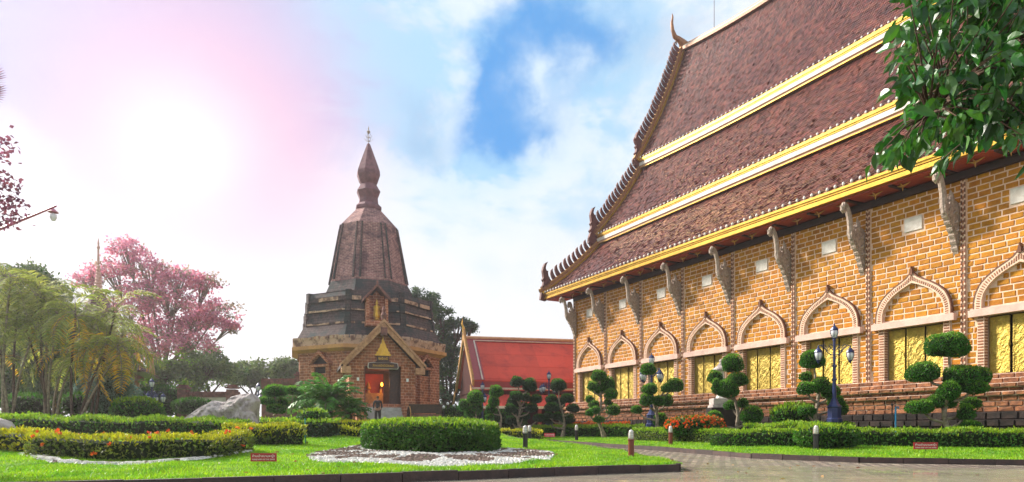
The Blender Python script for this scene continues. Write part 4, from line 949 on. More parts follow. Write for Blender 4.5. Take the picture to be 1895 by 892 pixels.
# ------------------------------------------------------------------ red roofed hall behind
m_gabled = mat('dark maroon boards', (.06, .014, .012), (.035, .01, .009), 4, .9, spec=.1)
AL = math.radians(12.5); gx = P(861, 627, 63)
red = thing('red_roofed_hall', 'low temple hall with red metal roof behind the topiary', 'building', (gx.x, 63, 0), AL)
RZ, EH, EZ = gx.z, 5.0, 5.2; LR = 15.5
rf = NB()
for sg in (-1, 1): rf.addl([(0, 0, RZ), (LR, 0, RZ), (LR, sg*EH, EZ), (0, sg*EH, EZ), (0, 0, RZ-.15), (LR, 0, RZ-.15), (LR, sg*EH, EZ-.15), (0, sg*EH, EZ-.15)], [[0, 1, 2, 3], [7, 6, 5, 4], [0, 3, 7, 4], [1, 5, 6, 2], [3, 2, 6, 7]])
roof = rf.build('roof', m_redroof, red)
slv = np.array([0, -EH, EZ-RZ]); sll = np.linalg.norm(slv); sln = np.array([0, EZ-RZ, EH])/sll; sln = -np.array([0, -(-(EZ-RZ)), -EH])/sll if False else np.array([0, (EZ-RZ), EH])/sll
for r_ in range(3):
    for c_ in range(11):
        x0 = 1.0+c_*1.32; x1 = x0+1.316; a0, a1 = .08+.29*r_, .08+.29*(r_+1)+.012; lo, hi = .016, .026
        V = []
        for x, a, l_ in ((x0, a0, lo), (x1, a0, lo), (x1, a1, hi), (x0, a1, hi)):
            p = np.array([x, 0, RZ])+slv*a+np.array([0, -sln[1], sln[2]])*0+np.array([0, -(RZ-EZ)/sll, EH/sll])*l_; V.append(p)
        V += [v-np.array([0, 0, .04]) for v in V]
        qn = NB().add(V, [(3, 2, 1, 0), (0, 1, 5, 4), (1, 2, 6, 5), (2, 3, 7, 6), (3, 0, 4, 7)])
        qn.build('roof_panel', m_redroof, roof)
def on_slope(x, a, l_): return tuple(np.array([x, 0, RZ])+slv*a+np.array([0, -(RZ-EZ)/sll, EH/sll])*l_)
NB().box(0, 1, 0, 1, 0, 1) if False else None
q = NB()
for a, b_, c_, d_ in ((-.02, .98, -.005, 1.0), (.98, LR, -.005, .075)): q.addl([on_slope(a, c_, .05), on_slope(b_, c_, .05), on_slope(b_, d_, .05), on_slope(a, d_, .05), on_slope(a, c_, .0), on_slope(b_, c_, .0), on_slope(b_, d_, .0), on_slope(a, d_, .0)], [[3, 2, 1, 0], [0, 1, 5, 4], [1, 2, 6, 5], [2, 3, 7, 6], [3, 0, 4, 7]])
q.build('roof_border', m_redtrim, red)
NB().tube([on_slope(.75, .06, .1), on_slope(.75, 1.0, .1)], .07, 4).tube([on_slope(.75, .06, .1), on_slope(LR, .06, .1)], .05, 4).build('white_trim', m_white, red)
NB().tube([(-.1, 0, RZ+.12), (LR, 0, RZ+.12)], .16, 6).build('ridge_cap', m_peach, red)
NB().box(-.05, LR, -EH-.02, -EH+.1, EZ-.62, EZ-.1).build('upper_fascia', m_redtrim, red)
q = NB().addl([(-.3, -EH-.1, EZ-.75), (LR, -EH-.1, EZ-.75), (LR, -EH-2.6, EZ-2.35), (-.3, -EH-2.6, EZ-2.35), (-.3, -EH-.1, EZ-.9), (LR, -EH-.1, EZ-.9), (LR, -EH-2.6, EZ-2.5), (-.3, -EH-2.6, EZ-2.5)], [[3, 2, 1, 0], [4, 5, 6, 7], [2, 3, 7, 6], [0, 4, 7, 3], [1, 2, 6, 5]])
for k in range(44): x_ = -.2+k*.36; q.tube([(x_, -EH-.1, EZ-.72), (x_, -EH-2.6, EZ-2.32)], .02, 4)
q.build('lower_roof', m_redroof, red)
NB().box(-.3, LR, -EH-.16, -EH-.06, EZ-.78, EZ-.62).box(-.32, LR, -EH-2.68, -EH-2.6, EZ-2.52, EZ-2.3, 0).build('white_fascia', m_white, red)
NB().box(.2, LR, -EH-.9, EH, .2, EZ-.9).extrude([(-EH+.3, EZ-.9), (EH-.3, EZ-.9), (0, RZ-.4)], lambda a, b_, d: (d, a, b_), .12, .4).build('wall', m_gabled, red)
for x_ in np.arange(.3, LR, 2.4): NB().box(x_, x_+.28, -EH-2.4, -EH-2.12, .2, EZ-2.4).build('post', m_redtrim, red)
for sg in (-1, 1):
    q = NB().extrude([(sg*(EH+.35), EZ-.5), (sg*(EH+.35), EZ+.05), (0, RZ+.65), (0, RZ+.0)][::sg], lambda a, b_, d: (d, a, b_), -.22, -.02)
    for k in range(13):
        t = (k+.5)/13; y_ = sg*(EH+.3)*(1-t); z_ = EZ+.05+(RZ+.6-EZ)*t; q.extrude([(y_-.12, z_-.05), (y_+.12, z_-.05), (y_-sg*.06, z_+.4)], lambda a, b_, d: (d, a, b_), -.2, -.04)
    q.build('bargeboard', m_gold_dull, red)
    q = NB().extrude([(sg*(EH+2.7), EZ-2.6), (sg*(EH+2.7), EZ-2.2), (sg*EH, EZ-.4), (sg*EH, EZ-.9)][::sg], lambda a, b_, d: (d, a, b_), -.34, -.24); q.build('lower_bargeboard', m_gold_dull, red)
NB().tube([(-.12, 0, RZ+.5), (-.15, 0, RZ+1.0), (-.3, 0, RZ+1.35), (-.25, 0, RZ+1.9)], [.16, .12, .08, .02], 8).build('roof_horn', m_gold, red)

# ------------------------------------------------------------------ pavilion with a thin golden spire, far left
pv_ = P(182, 760, 46); pav = thing('spired_pavilion', 'small open pavilion with tiered roof and thin golden spire behind palms', 'pavilion', (pv_.x, pv_.y, 0), .35)
for ix in (-1, 1):
    for iy in (-1, 1): NB().box(ix*1.9-.16, ix*1.9+.16, iy*1.9-.16, iy*1.9+.16, .8, 4.6).box(ix*1.9-.24, ix*1.9+.24, iy*1.9-.24, iy*1.9+.24, 4.0, 4.3).build('column', m_orange, pav)
NB().box(-2.3, 2.3, -2.3, 2.3, .3, 1.0).build('base', m_plaster, pav); NB().box(-2.4, 2.4, -2.4, 2.4, 4.45, 4.7).build('beam', m_redtrim, pav)
for k, (r, z, h) in enumerate(((3.3, 4.7, 1.1), (2.4, 5.6, 1.0), (1.6, 6.5, 1.0))):
    NB().lathe([(r*1.41, z), (r*1.41, z+.12), (r*.62*1.41, z+h)], 4, rot=PI/4).build('roof_tier', m_deck if False else m_tile, pav)
    for f in range(4):
        q = NB().extrude([(-.8*r/3, z+.1), (.8*r/3, z+.1), (.1, z+h*.9), (.0, z+h*1.35), (-.1, z+h*.9)], lambda a, b_, d: (a, d, b_), -r-.05, -r+.12); rot_nb(q, f*PI/2).build('gable_ornament', m_gold_dull, pav)
NB().lathe([(1.0, 7.4), (1.05, 8.2), (.8, 9.2), (.42, 10.1), (.36, 10.2)], 12).build('spire_base', m_plume, pav)
m_spire = mat('flare pink gold', (.70, .40, .34), (.55, .30, .22), 4, .5, .15)  # gold with the lens flare's pink put into its colour
pr_ = []
for k in range(9): z = 10.2+k*.22; r = .30-.024*k; pr_ += [(r, z), (r, z+.12), (r-.07, z+.17)]
pr_ += [(.085, 12.2), (.06, 13.2), (.11, 13.32), (.05, 13.5), (.07, 13.6), (0, 14.0)]
NB().lathe(pr_, 12).build('spire', m_spire, pav, smooth=False)

# ------------------------------------------------------------------ old brick garden wall with posts
def gwall(name, label, xa, xb, Y, ytop, posts, panel):
    a = P(xa, ytop, Y); b_ = P(xb, ytop, Y); z0 = float(lawn_l(a.x, Y))-.1; root = thing(name, label, 'wall', (a.x, Y, z0)); w = b_.x-a.x; h = a.z-z0
    NB().box(0, w, -.12, .12, 0, h-.35).build('panel', panel, root)
    q = NB()
    for k in range(int(w/.3)):
        q.box(k*.3, k*.3+.29, -.2, .2, h-.35, h-.2).box(k*.3+.02, k*.3+.28, -.26, .26, h-.2, h-.06).box(k*.3+.0, k*.3+.28, -.18, .18, h-.06, h+.04)
    q.build('coping', m_oldbrick, root)
    for px in posts:
        x_ = P(px, 0, Y).x-a.x; q = NB()
        for k in range(int((h+.3)/.13)): q.box(x_-.3-(.01 if k % 2 else 0), x_+.3, -.3, .3+(.01 if k % 2 else 0), k*.13, k*.13+.122)
        q.box(x_-.36, x_+.36, -.36, .36, h+.25, h+.36).box(x_-.24, x_+.24, -.24, .24, h+.36, h+.5); q.build('post', m_oldbrick, root)
    return root
gwall('garden_wall', 'cream garden wall with brick coping and posts behind the grey rock', 337, 445, 46, 726, (340, 430), m_plaster)
gwall('garden_wall', 'low dark brick garden wall running up to the shrine', 485, 556, 47, 702, (556,), m_oldbrick)

# ------------------------------------------------------------------ street furniture
def lantern(root, x, y, z, s=1.):
    l_ = NB().lathe([(.13, .34), (.15, .36), (.11, .44), (.05, .50), (.02, .54), (.03, .57), (0, .62)], 8).lathe([(0, -.06), (.03, -.03), (.05, .02), (.085, .06), (.07, .08)], 8)
    for k in range(6): a = k*PI/3; l_.tube([(.085*math.cos(a), .085*math.sin(a), .06), (.145*math.cos(a), .145*math.sin(a), .26), (.135*math.cos(a), .135*math.sin(a), .36)], .009, 4)
    o = l_.build('lantern', m_navy, root, loc=(x, y, z)); g_ = NB().lathe([(.07, .07), (.13, .22), (.13, .30), (.11, .35)], 12).build('lamp_glass', m_glass, o, smooth=True)
    o.scale = (s, s, s); return o
def lamp_post(label, px, ytop, Y, arms=4, rz=.5, group='navy lamp posts in the garden', H=3.55):
    top = P(px, ytop, Y); root = thing('lamp_post', label, 'lamp post', (top.x, Y, top.z-H), rz, group)
    NB().lathe([(.28, 0), (.28, .12), (.24, .16), (.24, .52), (.27, .56), (.18, .66), (.13, .76), (.10, .86)], 8).build('base', m_navy, root)
    NB().lathe([(.075, .8), (.06, 1.5), (.085, 1.52), (.085, 1.57), (.055, 1.6), (.05, 2.0), (.07, 2.02), (.07, 2.07), (.045, 2.1), (.042, 2.95), (.06, 2.97), (.05, 3.03)], 12).build('pole', m_navy, root, smooth=False)
    for k in range(arms):
        a = 2*PI*k/arms; c, s_ = math.cos(a), math.sin(a); q = NB()
        def cv(pts, r): q.tube([(c*x, s_*x, z) for x, z in pts], r, 5)
        cv([(.04, 2.45), (.14, 2.46), (.26, 2.56), (.36, 2.70), (.48, 2.80), (.58, 2.78)], .018)
        cv([(.05, 2.62), (.16, 2.74), (.26, 2.72), (.27, 2.62), (.20, 2.58), (.15, 2.63), (.18, 2.68)], .012); cv([(.30, 2.62), (.30, 2.76), (.38, 2.84), (.45, 2.79), (.42, 2.73), (.38, 2.76)], .011); cv([(.05, 2.80), (.14, 2.84), (.20, 2.78), (.15, 2.74)], .011)
        q.build('arm', m_navy, root); lantern(root, c*.58, s_*.58, 2.19)
    lantern(root, 0, 0, 3.0); return root
lamp_post('large navy lamp post with two lanterns in front of the gold windows', 1544, 601, 24.6, 2, math.radians(0))
lamp_post('navy four armed lamp post behind the topiary tree with the orange bush', 1206, 655, 33, 4, .5)
lamp_post('navy lamp post standing between topiary trees before the red roof', 1016, 687, 42, 4, .9)
lamp_post('navy lamp post beside the left gable of the red roof', 893, 707, 44, 4, .3)
lamp_post('navy lamp post by the round green bush at the left', 281, 700, 37, 4, .15)
lamp_post('navy lamp post half hidden by the grey driftwood rock', 478, 709, 44, 4, .55)

def bollard(label, px, ybase, ytop, body, fn):
    p = hit(px, ybase, fn); H = CZ+(HY-ytop)/F*p.y-p.z; s = H/.72
    root = thing('bollard_light', label, 'bollard', tuple(p), 0, 'bollard lights along the path'); root.scale = (s, s, s)
    NB().lathe([(.088, -.05), (.088, .02), (.078, .03), (.078, .42), (.092, .43), (.092, .46), (.07, .465)], 16).build('body', body, root, smooth=False)
    NB().lathe([(.062, .465), (.072, .50), (.072, .62), (.058, .68), (.03, .71), (0, .72)], 16).build('lamp_glass', m_lampw, root, smooth=True)
    q = NB()
    for z, r in ((.50, .080), (.555, .081), (.61, .079), (.655, .070)): q.tube([(r*math.cos(t), r*math.sin(t), z) for t in np.linspace(0, 2*PI, 17)], .006, 4, caps=False)
    for k in range(6): a = k*PI/3+.2; q.tube([(.08*math.cos(a), .08*math.sin(a), .46), (.081*math.cos(a), .081*math.sin(a), .61), (.06*math.cos(a), .06*math.sin(a), .69), (0, 0, .725)], .006, 4)
    q.build('cage', m_bracket, root); return root
bollard('black bollard light with white caged head on the pebble side of path', 972, 829, 787, m_black, lawn_l)
bollard('small black bollard light just behind the nearer one at the path', 980, 819, 787, m_black, lambda x, y: lawn_r(x, y))
bollard('black bollard light on the far lawn between sign and flare tinted bollard', 1067, 815, 786, m_black, lawn_r)
bollard('largest flare tinted red brown bollard light on the lawn point', 1168, 845, 795, m_flareb, lawn_l)
bollard('small flare tinted red brown bollard light beside the orange flower bush', 1241, 823, 788, m_flareb, lawn_r)
bollard('black bollard light in front of the round bush by the hall', 1510, 832, 787, m_black, lawn_r)
def sign(label, px, ybase, ytop, ybot, wpx, fn, rz=0.):
    p = hit(px, ybase, fn); k = p.y/F; z1 = CZ+(HY-ytop)*k-p.z; z0 = CZ+(HY-ybot)*k-p.z; w = wpx*k/2
    root = thing('lawn_sign', label, 'sign', tuple(p), rz, 'red keep off the grass signs')
    NB().box(-w, w, -.008, .008, z0, z1).build('panel', m_sign, root); NB().tube([(0, .014, -.1), (0, .014, z1-.02)], .008, 6).build('stake', m_black, root)
    h = z1-z0
    for txt, sz, zz_, fw in (('ห้ามเข้าสนามหญ้า', .40, .64, 1.72), ('PLEASE KEEP OFF THE GRASS', .24, .24, 1.72)):
        o = text_mesh(txt, sz*h, m_letter, 'lettering', root, (0, -.0095, z0+zz_*h), (PI/2, 0, 0), .001)
        bw = max(v.co.x for v in o.data.vertices)-min(v.co.x for v in o.data.vertices); o.scale = (w*fw/bw, 1, 1)
    return root
sign('red keep off the grass sign on the left front lawn', 488, 858, 838.5, 854, 48, lawn_l)
sign('red keep off the grass sign by the far lawn hedge beside the path', 1017, 817, 801.5, 808.5, 20, lawn_r)
sign('red keep off the grass sign in front of the long hall hedge', 1713, 838, 818.5, 831.5, 43, lawn_r, -.08)
sp = hit(565, 822, lawn_l); st_ = NB().tube([(0, 0, -.1), (0, 0, .4), (-.01, 0, .78)], [.018, .018, .018], 8).build('garden_stake', m_teal, None, loc=tuple(sp)); tag(st_, 'thin teal garden stake standing in the left lawn', 'stake')
for px, m_, h_, lb, cat in ((1657.5, m_pipe, (753, 800), 'upright blue water pipe against the dark hall base', 'pipe'), (1651, m_black, (748, 800), 'thin black rod next to the blue water pipe', 'rod')):
    a = P(px, h_[0], 23.6); zb = float(lawn_r(a.x, a.y))
    q = NB().tube([(0, 0, 0), (0, 0, a.z-zb)], .028 if m_ is m_pipe else .02, 8)
    if m_ is m_pipe: q.tube([(-.02, 0, a.z-zb-.02), (.09, 0, a.z-zb), (.10, 0, a.z-zb-.06)], .022, 6)
    else: q.lathe([(.035, a.z-zb-.06), (.04, a.z-zb), (0, a.z-zb+.04)], 8)
    tag(q.build('water_pipe' if m_ is m_pipe else 'garden_rod', m_, None, loc=(a.x, a.y, zb)), lb, cat)
for i, (px, py) in enumerate(((821, 754), (828.5, 747.5), (840, 751.5))):
    a = P(px, py, 43+i*.4); zb = float(lawn_l(a.x, a.y)); r_ = thing('globe_lamp', ('lowest white globe lamp left of the other two by the shrine', 'topmost white globe lamp in the middle of three by the shrine', 'rightmost white globe lamp of three by the shrine')[i], 'lamp', (a.x, a.y, zb), 0, 'white globe lamps beside the shrine')
    hh = a.z-zb; NB().tube([(0, 0, 0), (0, 0, hh-.08)], .03, 8).lathe([(.06, hh-.1), (.07, hh-.07), (.04, hh-.05)], 10).build('post', m_black, r_)
    NB().lathe([(.1*math.sin(t), hh+.02-.1*math.cos(t)) for t in np.linspace(0, PI, 10)], 14).build('globe', m_lampw, r_, smooth=True)
# lamp arm reaching in from the left
ap = P(0, 424, 11.5); bp_ = P(104, 381, 11.5); pole_x = ap.x-1.1
la = thing('lamp_arm_post', 'slim reddish lamp pole with long rising arm and one hanging lantern', 'lamp post', (pole_x, 11.5, .12))
zb = .12; sl_ = (bp_.z-ap.z)/(bp_.x-ap.x); z_at = ap.z-sl_*1.1
m_pinkpole = mat('reddish painted pole', (.40, .10, .16), rough=.4)
NB().tube([(0, 0, -.1), (0, 0, z_at+.3-zb)], [.06, .045], 10).build('pole', m_pinkpole, la)
NB().tube([(0, 0, z_at-zb), (bp_.x-pole_x, 0, bp_.z-zb)], [.03, .018], 8).build('arm', m_pinkpole, la)
lx = bp_.x-pole_x-.05; lz = bp_.z-zb
q = NB().tube([(lx, 0, lz), (lx, 0, lz-.06)], .008, 5).lathe([(0, lz-.05), (.03, lz-.06), (.085, lz-.11), (.03, lz-.12)], 10, (lx, 0)); q.build('lantern_cap', m_pinkpole, la)
NB().lathe([(.02, lz-.12), (.05, lz-.15), (.055, lz-.20), (.03, lz-.25), (0, lz-.26)], 10, (lx, 0)).build('lamp_glass', m_glass, la, smooth=True)
# stone lantern behind the third topiary
a = P(1335, 742, 33.5); zb = float(lawn_r(a.x, a.y)); k_ = 33.5/F
sl = thing('stone_lantern', 'grey stone lantern half hidden behind a topiary tree by the windows', 'stone lantern', (a.x, a.y, zb))
zz0 = a.z-zb
NB().box(-.62, .62, -.5, .5, 0, zz0-.35).build('pedestal', m_moss, sl); bev(NB().box(-.55, .55, -.45, .45, zz0-.35, zz0-.22).box(-.50, .50, -.4, .4, zz0-.22, zz0+.12).build('slab', m_rock, sl), .02)
NB().lathe([(.30, zz0+.12), (.22, zz0+.3), (.22, zz0+.9), (.34, zz0+1.0), (.34, zz0+1.08)], 8).build('shaft', m_stone, sl); NB().lathe([(.22, zz0+1.08), (.22, zz0+1.5), (.26, zz0+1.52)], 4, rot=.3).build('light_box', m_stone, sl)
NB().lathe([(.46, zz0+1.50), (.46, zz0+1.56), (.2, zz0+1.75), (.1, zz0+1.9), (.12, zz0+2.0), (0, zz0+2.1)], 8).build('cap', m_rock, sl)
# ------------------------------------------------------------------ foliage builders
def super_pts(n, rx, ry, rz, k, rng, low=.5):
    "points and normals on a rounded solid; z below the middle is flattened by low"
    u = unit(rng.normal(size=(n, 3))); rh = np.hypot(u[:, 0], u[:, 1]); sc_ = 1/(rh**k+np.abs(u[:, 2])**k)**(1/k)
    p = u*sc_[:, None]; g = np.stack([np.abs(p[:, 0])**(k-1)*np.sign(p[:, 0]), np.abs(p[:, 1])**(k-1)*np.sign(p[:, 1]), np.abs(p[:, 2])**(k-1)*np.sign(p[:, 2])], 1)
    zf = np.where(p[:, 2] < 0, rz*low, rz); S_ = np.stack([np.full(n, rx), np.full(n, ry), zf], 1)
    return p*S_, unit(g/S_)
def core_nb(nb, c, rx, ry, rz, k, low, mi, n=14):
    V = []; c = np.asarray(c)
    for i in range(9):
        ph = -PI/2+PI*i/8
        for j in range(n):
            t = 2*PI*j/n; u = np.array([math.cos(ph)*math.cos(t), math.cos(ph)*math.sin(t), math.sin(ph)]); rh = math.hypot(u[0], u[1]); u = u/((rh**k+abs(u[2])**k)**(1/k)); V.append(c+u*np.array([rx, ry, rz*low if u[2] < 0 else rz]))
    nb.add(V, [(i*n+j, i*n+(j+1) % n, (i+1)*n+(j+1) % n, (i+1)*n+j) for i in range(8) for j in range(n)], mi)
def leafy(nb, p, nrm, L, rng, mi, up=.45, spread=.7, wr=.30, shoot=None, shoot_h=None, sl=1.6):
    n = len(p); d = nrm*.8+np.array([0, 0, up])+rng.normal(size=(n, 3))*spread
    LL = L*(.7+.6*rng.random(n)); base = p-unit(d)*LL[:, None]*.45
    if shoot is not None:
        ms = shoot_h
        V, F_ = leaves(base[~ms], d[~ms], LL[~ms], LL[~ms]*wr, rng); nb.add(V, F_, mi)
        V, F_ = leaves(base[ms], d[ms]+np.array([0, 0, .5]), LL[ms]*sl, LL[ms]*wr*.75, rng); nb.add(V, F_, shoot)
    else:
        V, F_ = leaves(base, d, LL, LL*wr, rng); nb.add(V, F_, mi)
def lump(p, amp, f, seed):
    return amp*(np.sin(p[:, 0]*f+seed)*np.cos(p[:, 1]*f*1.13+seed*2)+.6*np.sin(p[:, 2]*f*1.4+p[:, 0]*f*.7+seed*3))
SEED = [100]
def rngn(): SEED[0] += 1; return np.random.default_rng(SEED[0])
def bush(name, label, cat, loc, rx, ry, rz, k=2.4, low=1., L=.09, dens=2.0, mats=None, shoot=.75, flowers=0, group=None, parent=None, loc_local=None, cc=0, up=.45, sl=1.6, spread=.7):
    rng = rngn(); area = 4*PI*((rx*ry)**1.6/3+(rx*rz)**1.6/3+(ry*rz)**1.6/3)**(1/1.6)*(1 if k < 3 else 1.25)
    n = int(area/(L*L*.30)*dens*.5); p, nr = super_pts(n, rx, ry, rz, k, rng, low); p = p+nr*(rng.normal(size=(n, 1))*.25*L+lump(p, .075*min(rx, rz)+.012, 3.2/max(rx, .3), SEED[0])[:, None])
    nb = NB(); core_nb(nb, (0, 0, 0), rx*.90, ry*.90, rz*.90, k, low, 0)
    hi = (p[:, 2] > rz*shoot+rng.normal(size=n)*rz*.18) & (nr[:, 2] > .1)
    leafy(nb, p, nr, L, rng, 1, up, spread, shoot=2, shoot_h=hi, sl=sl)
    if flowers:
        m = rng.choice(n, flowers, replace=False); m = m[(nr[m, 2] > -.1)]
        for q in range(5):
            V, F_ = leaves(p[m]+nr[m]*.03, nr[m]*.8+rng.normal(size=(len(m), 3))*.8+np.array([0, 0, .3]), L*.9, L*.42, rng); nb.add(V, F_, 3)
    o = nb.build(name, mats, parent); o.location = loc
    return o if parent is not None else tag(o, label, cat, group)
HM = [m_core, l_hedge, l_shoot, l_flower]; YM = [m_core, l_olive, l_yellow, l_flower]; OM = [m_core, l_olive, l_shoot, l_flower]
def hedge(label, line, wid, h, zfn, L=.085, dens=1.7, mats=HM, flowers=0, shoot=.80, cat='hedge', group=None, name='hedge', fl_top=0):
    rng = rngn(); line = resample(line, 60); h = h*.84
    for _ in range(14): line[1:-1] = (line[:-2]+line[1:-1]*2+line[2:])/4
    seg = np.hypot(*np.diff(line, axis=0).T); cl = np.concatenate([[0], np.cumsum(seg)]); Lt = cl[-1]
    n = int((Lt+wid)*(2*h+wid)/(L*L*.30)*dens*.5)
    t = rng.random(n)*(Lt+wid)-wid/2; tc_ = np.clip(t, 0, Lt); over = t-tc_
    c = np.stack([np.interp(tc_, cl, line[:, 0]), np.interp(tc_, cl, line[:, 1])], 1)
    i = np.clip(np.searchsorted(cl, tc_, side='right')-1, 0, len(seg)-1); dr = np.diff(line, axis=0)/seg[:, None]; d = dr[i]
    # smooth the direction at bends
    nn = np.stack([-d[:, 1], d[:, 0]], 1)
    sfrac = rng.random(n); per = 2*h+wid; s_ = sfrac*per
    off = np.where(s_ < h, -wid/2, np.where(s_ > h+wid, wid/2, s_-h-wid/2)); z = np.where(s_ < h, s_, np.where(s_ > h+wid, per-s_, h))
    zr = np.clip((z-(h-.12))/.12, 0, 1); rr = np.where(np.abs(off) > wid/2-.1, 1, 0); off = off*(1-.10*zr*rr)
    nx = np.where(s_ < h, -1., np.where(s_ > h+wid, 1., off/wid*1.2)); nz = np.where((s_ >= h) & (s_ <= h+wid), 1., .15+.5*zr)
    endf = np.sqrt(np.clip(1-(over/(wid/2+1e-6))**2, 0, 1)); off = off*endf
    nr = unit(np.stack([nn[:, 0]*nx+d[:, 0]*over*2, nn[:, 1]*nx+d[:, 1]*over*2, nz], 1))
    xy = c+nn*off[:, None]+d*over[:, None]; z0 = zfn(xy[:, 0], xy[:, 1])
    wob = .035*np.sin(t*2.1+SEED[0])+.03*np.sin(t*5.3+off*3)+.02*np.sin(t*11+z*9)
    p = np.stack([xy[:, 0], xy[:, 1], z0+z*(1+wob)], 1)+nr*(rng.normal(size=(n, 1))*.3*L+.03*np.sin(t*3.7+z*6)[:, None])
    nb = NB()
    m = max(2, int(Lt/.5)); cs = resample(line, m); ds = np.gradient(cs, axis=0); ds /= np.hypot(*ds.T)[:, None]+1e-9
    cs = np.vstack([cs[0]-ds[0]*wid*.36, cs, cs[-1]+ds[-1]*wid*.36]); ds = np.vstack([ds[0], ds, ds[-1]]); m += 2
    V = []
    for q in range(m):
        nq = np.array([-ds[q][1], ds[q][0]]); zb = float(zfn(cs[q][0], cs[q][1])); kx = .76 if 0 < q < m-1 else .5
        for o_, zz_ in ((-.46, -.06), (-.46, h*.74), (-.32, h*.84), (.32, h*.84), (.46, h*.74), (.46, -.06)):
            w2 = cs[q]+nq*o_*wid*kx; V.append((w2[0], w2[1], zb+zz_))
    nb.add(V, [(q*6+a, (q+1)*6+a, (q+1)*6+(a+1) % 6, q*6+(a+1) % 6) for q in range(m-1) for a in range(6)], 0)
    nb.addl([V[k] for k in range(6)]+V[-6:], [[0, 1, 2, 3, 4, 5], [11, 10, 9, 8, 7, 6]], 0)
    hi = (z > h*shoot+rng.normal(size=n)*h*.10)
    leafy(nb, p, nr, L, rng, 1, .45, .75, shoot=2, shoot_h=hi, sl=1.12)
    if flowers or fl_top:
        pool = np.where(z > (h*.9 if fl_top else h*.25))[0]; mm = rng.choice(pool, min(len(pool), flowers+fl_top), replace=False)
        for q in range(5):
            Vv, F_ = leaves(p[mm]+nr[mm]*.05, nr[mm]+rng.normal(size=(len(mm), 3))*.7+np.array([0, 0, .4]), .075, .034, rng); nb.add(Vv, F_, 3)
    return tag(nb.build(name, mats), label, cat, group)

def line_at(pix, Y, fn=None): return [(P(x, 0, Y if np.isscalar(Y) else Y[i]).x, Y if np.isscalar(Y) else Y[i]) for i, x in enumerate(pix)]
def foot(pix, fn, wid):                          # where the front foot of a hedge meets the lawn -> its centre line
    L_ = []
    for x, y in pix:
        p = hit(x, y, fn); Y = p.y+wid/2; L_.append((P(x, 0, Y).x, Y))
    return L_
# ---- hedges of the left garden
bush('round_hedge', 'big round clipped hedge inside the white pebble bed', 'hedge', (-2.35, 19.6, float(lawn_l(-2.35, 19.6))+.33), 1.98, 1.98, .46, 7, 1., .085, 2.4, HM, .66, sl=1.3)
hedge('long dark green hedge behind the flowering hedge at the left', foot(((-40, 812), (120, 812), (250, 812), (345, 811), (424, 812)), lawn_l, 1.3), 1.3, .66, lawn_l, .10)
hedge('clipped hedge strip running behind the long left hedge', line_at((-60, 100, 215), 26.5), 1.2, .45, lawn_l, .11)
hedge('clipped hedge strip between round bush and driftwood rock', line_at((292, 345), 26.8), 1.1, .52, lawn_l, .11)
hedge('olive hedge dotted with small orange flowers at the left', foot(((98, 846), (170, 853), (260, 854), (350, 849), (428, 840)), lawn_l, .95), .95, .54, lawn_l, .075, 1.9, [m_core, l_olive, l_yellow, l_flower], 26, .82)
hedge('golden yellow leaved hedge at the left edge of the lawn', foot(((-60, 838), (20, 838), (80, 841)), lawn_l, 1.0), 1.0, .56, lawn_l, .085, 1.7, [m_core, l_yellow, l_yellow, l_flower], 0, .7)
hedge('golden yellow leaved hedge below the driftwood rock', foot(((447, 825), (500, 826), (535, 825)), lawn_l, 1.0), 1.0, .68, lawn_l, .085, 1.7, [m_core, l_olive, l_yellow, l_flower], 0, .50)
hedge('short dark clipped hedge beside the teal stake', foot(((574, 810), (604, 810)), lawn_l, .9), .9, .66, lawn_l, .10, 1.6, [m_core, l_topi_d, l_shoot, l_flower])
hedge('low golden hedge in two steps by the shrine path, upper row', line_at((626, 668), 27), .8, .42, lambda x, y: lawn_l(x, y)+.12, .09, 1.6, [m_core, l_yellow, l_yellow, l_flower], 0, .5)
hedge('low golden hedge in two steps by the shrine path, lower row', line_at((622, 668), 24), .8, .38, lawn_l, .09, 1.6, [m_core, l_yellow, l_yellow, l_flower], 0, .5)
hedge('clipped green hedge right of the driftwood rock', line_at((480, 520), 25), 1.2, .62, lawn_l, .11); hedge('dark clipped hedge below the cloud pruned tree', line_at((532, 556), 26), 1., .6, lawn_l, .11)
g_ = P(253, 768, 27.3); bush('round_bush', 'large dome shaped clipped bush by the navy lamp post', 'bush', (g_.x, g_.y, g_.z), .98, .98, .66, 2.3, .9, .10, 2.0, HM, .72)
g_ = P(580, 775, 24); bush('round_bush', 'small round bush in front of the fan palms', 'bush', (g_.x, g_.y, g_.z), .55, .5, .32, 2.4, .9, .09, 1.8, HM, .7)
# ---- hedges in front of the hall
hedge('long dark green hedge along the foot of the hall at right', foot(((1595, 826), (1700, 828), (1800, 829), (1905, 829), (2050, 830)), lawn_r, 1.0), 1.0, .62, lawn_r, .09)
bush('round_bush', 'rounded clipped bush behind the right black bollard', 'bush', tuple(P(1530, 809, 21.2)), .95, .85, .38, 2.8, .9, .09, 2.0, HM, .6)
hedge('dark green hedge between orange flower bush and round bush', foot(((1345, 826), (1420, 827), (1470, 826)), lawn_r, 1.1), 1.1, .64, lawn_r, .09)
hedge('raised hedge behind the round bush by the hall', line_at((1408, 1480, 1545), 25), 1.2, .78, lambda x, y: lawn_r(x, y)+.05, .10)
g_ = P(1467, 768, 27); bush('leafy_shrub', 'loose light green shrub left of the large lamp post', 'shrub', tuple(g_), .82, .7, .42, 2.2, 1., .12, 1.8, HM, .35, up=.7)
hedge('olive green low hedge in front of the orange flower bush', foot(((1192, 815), (1260, 818), (1335, 821)), lawn_r, 1.1), 1.1, .60, lawn_r, .085, 1.7, OM, 0, .72)
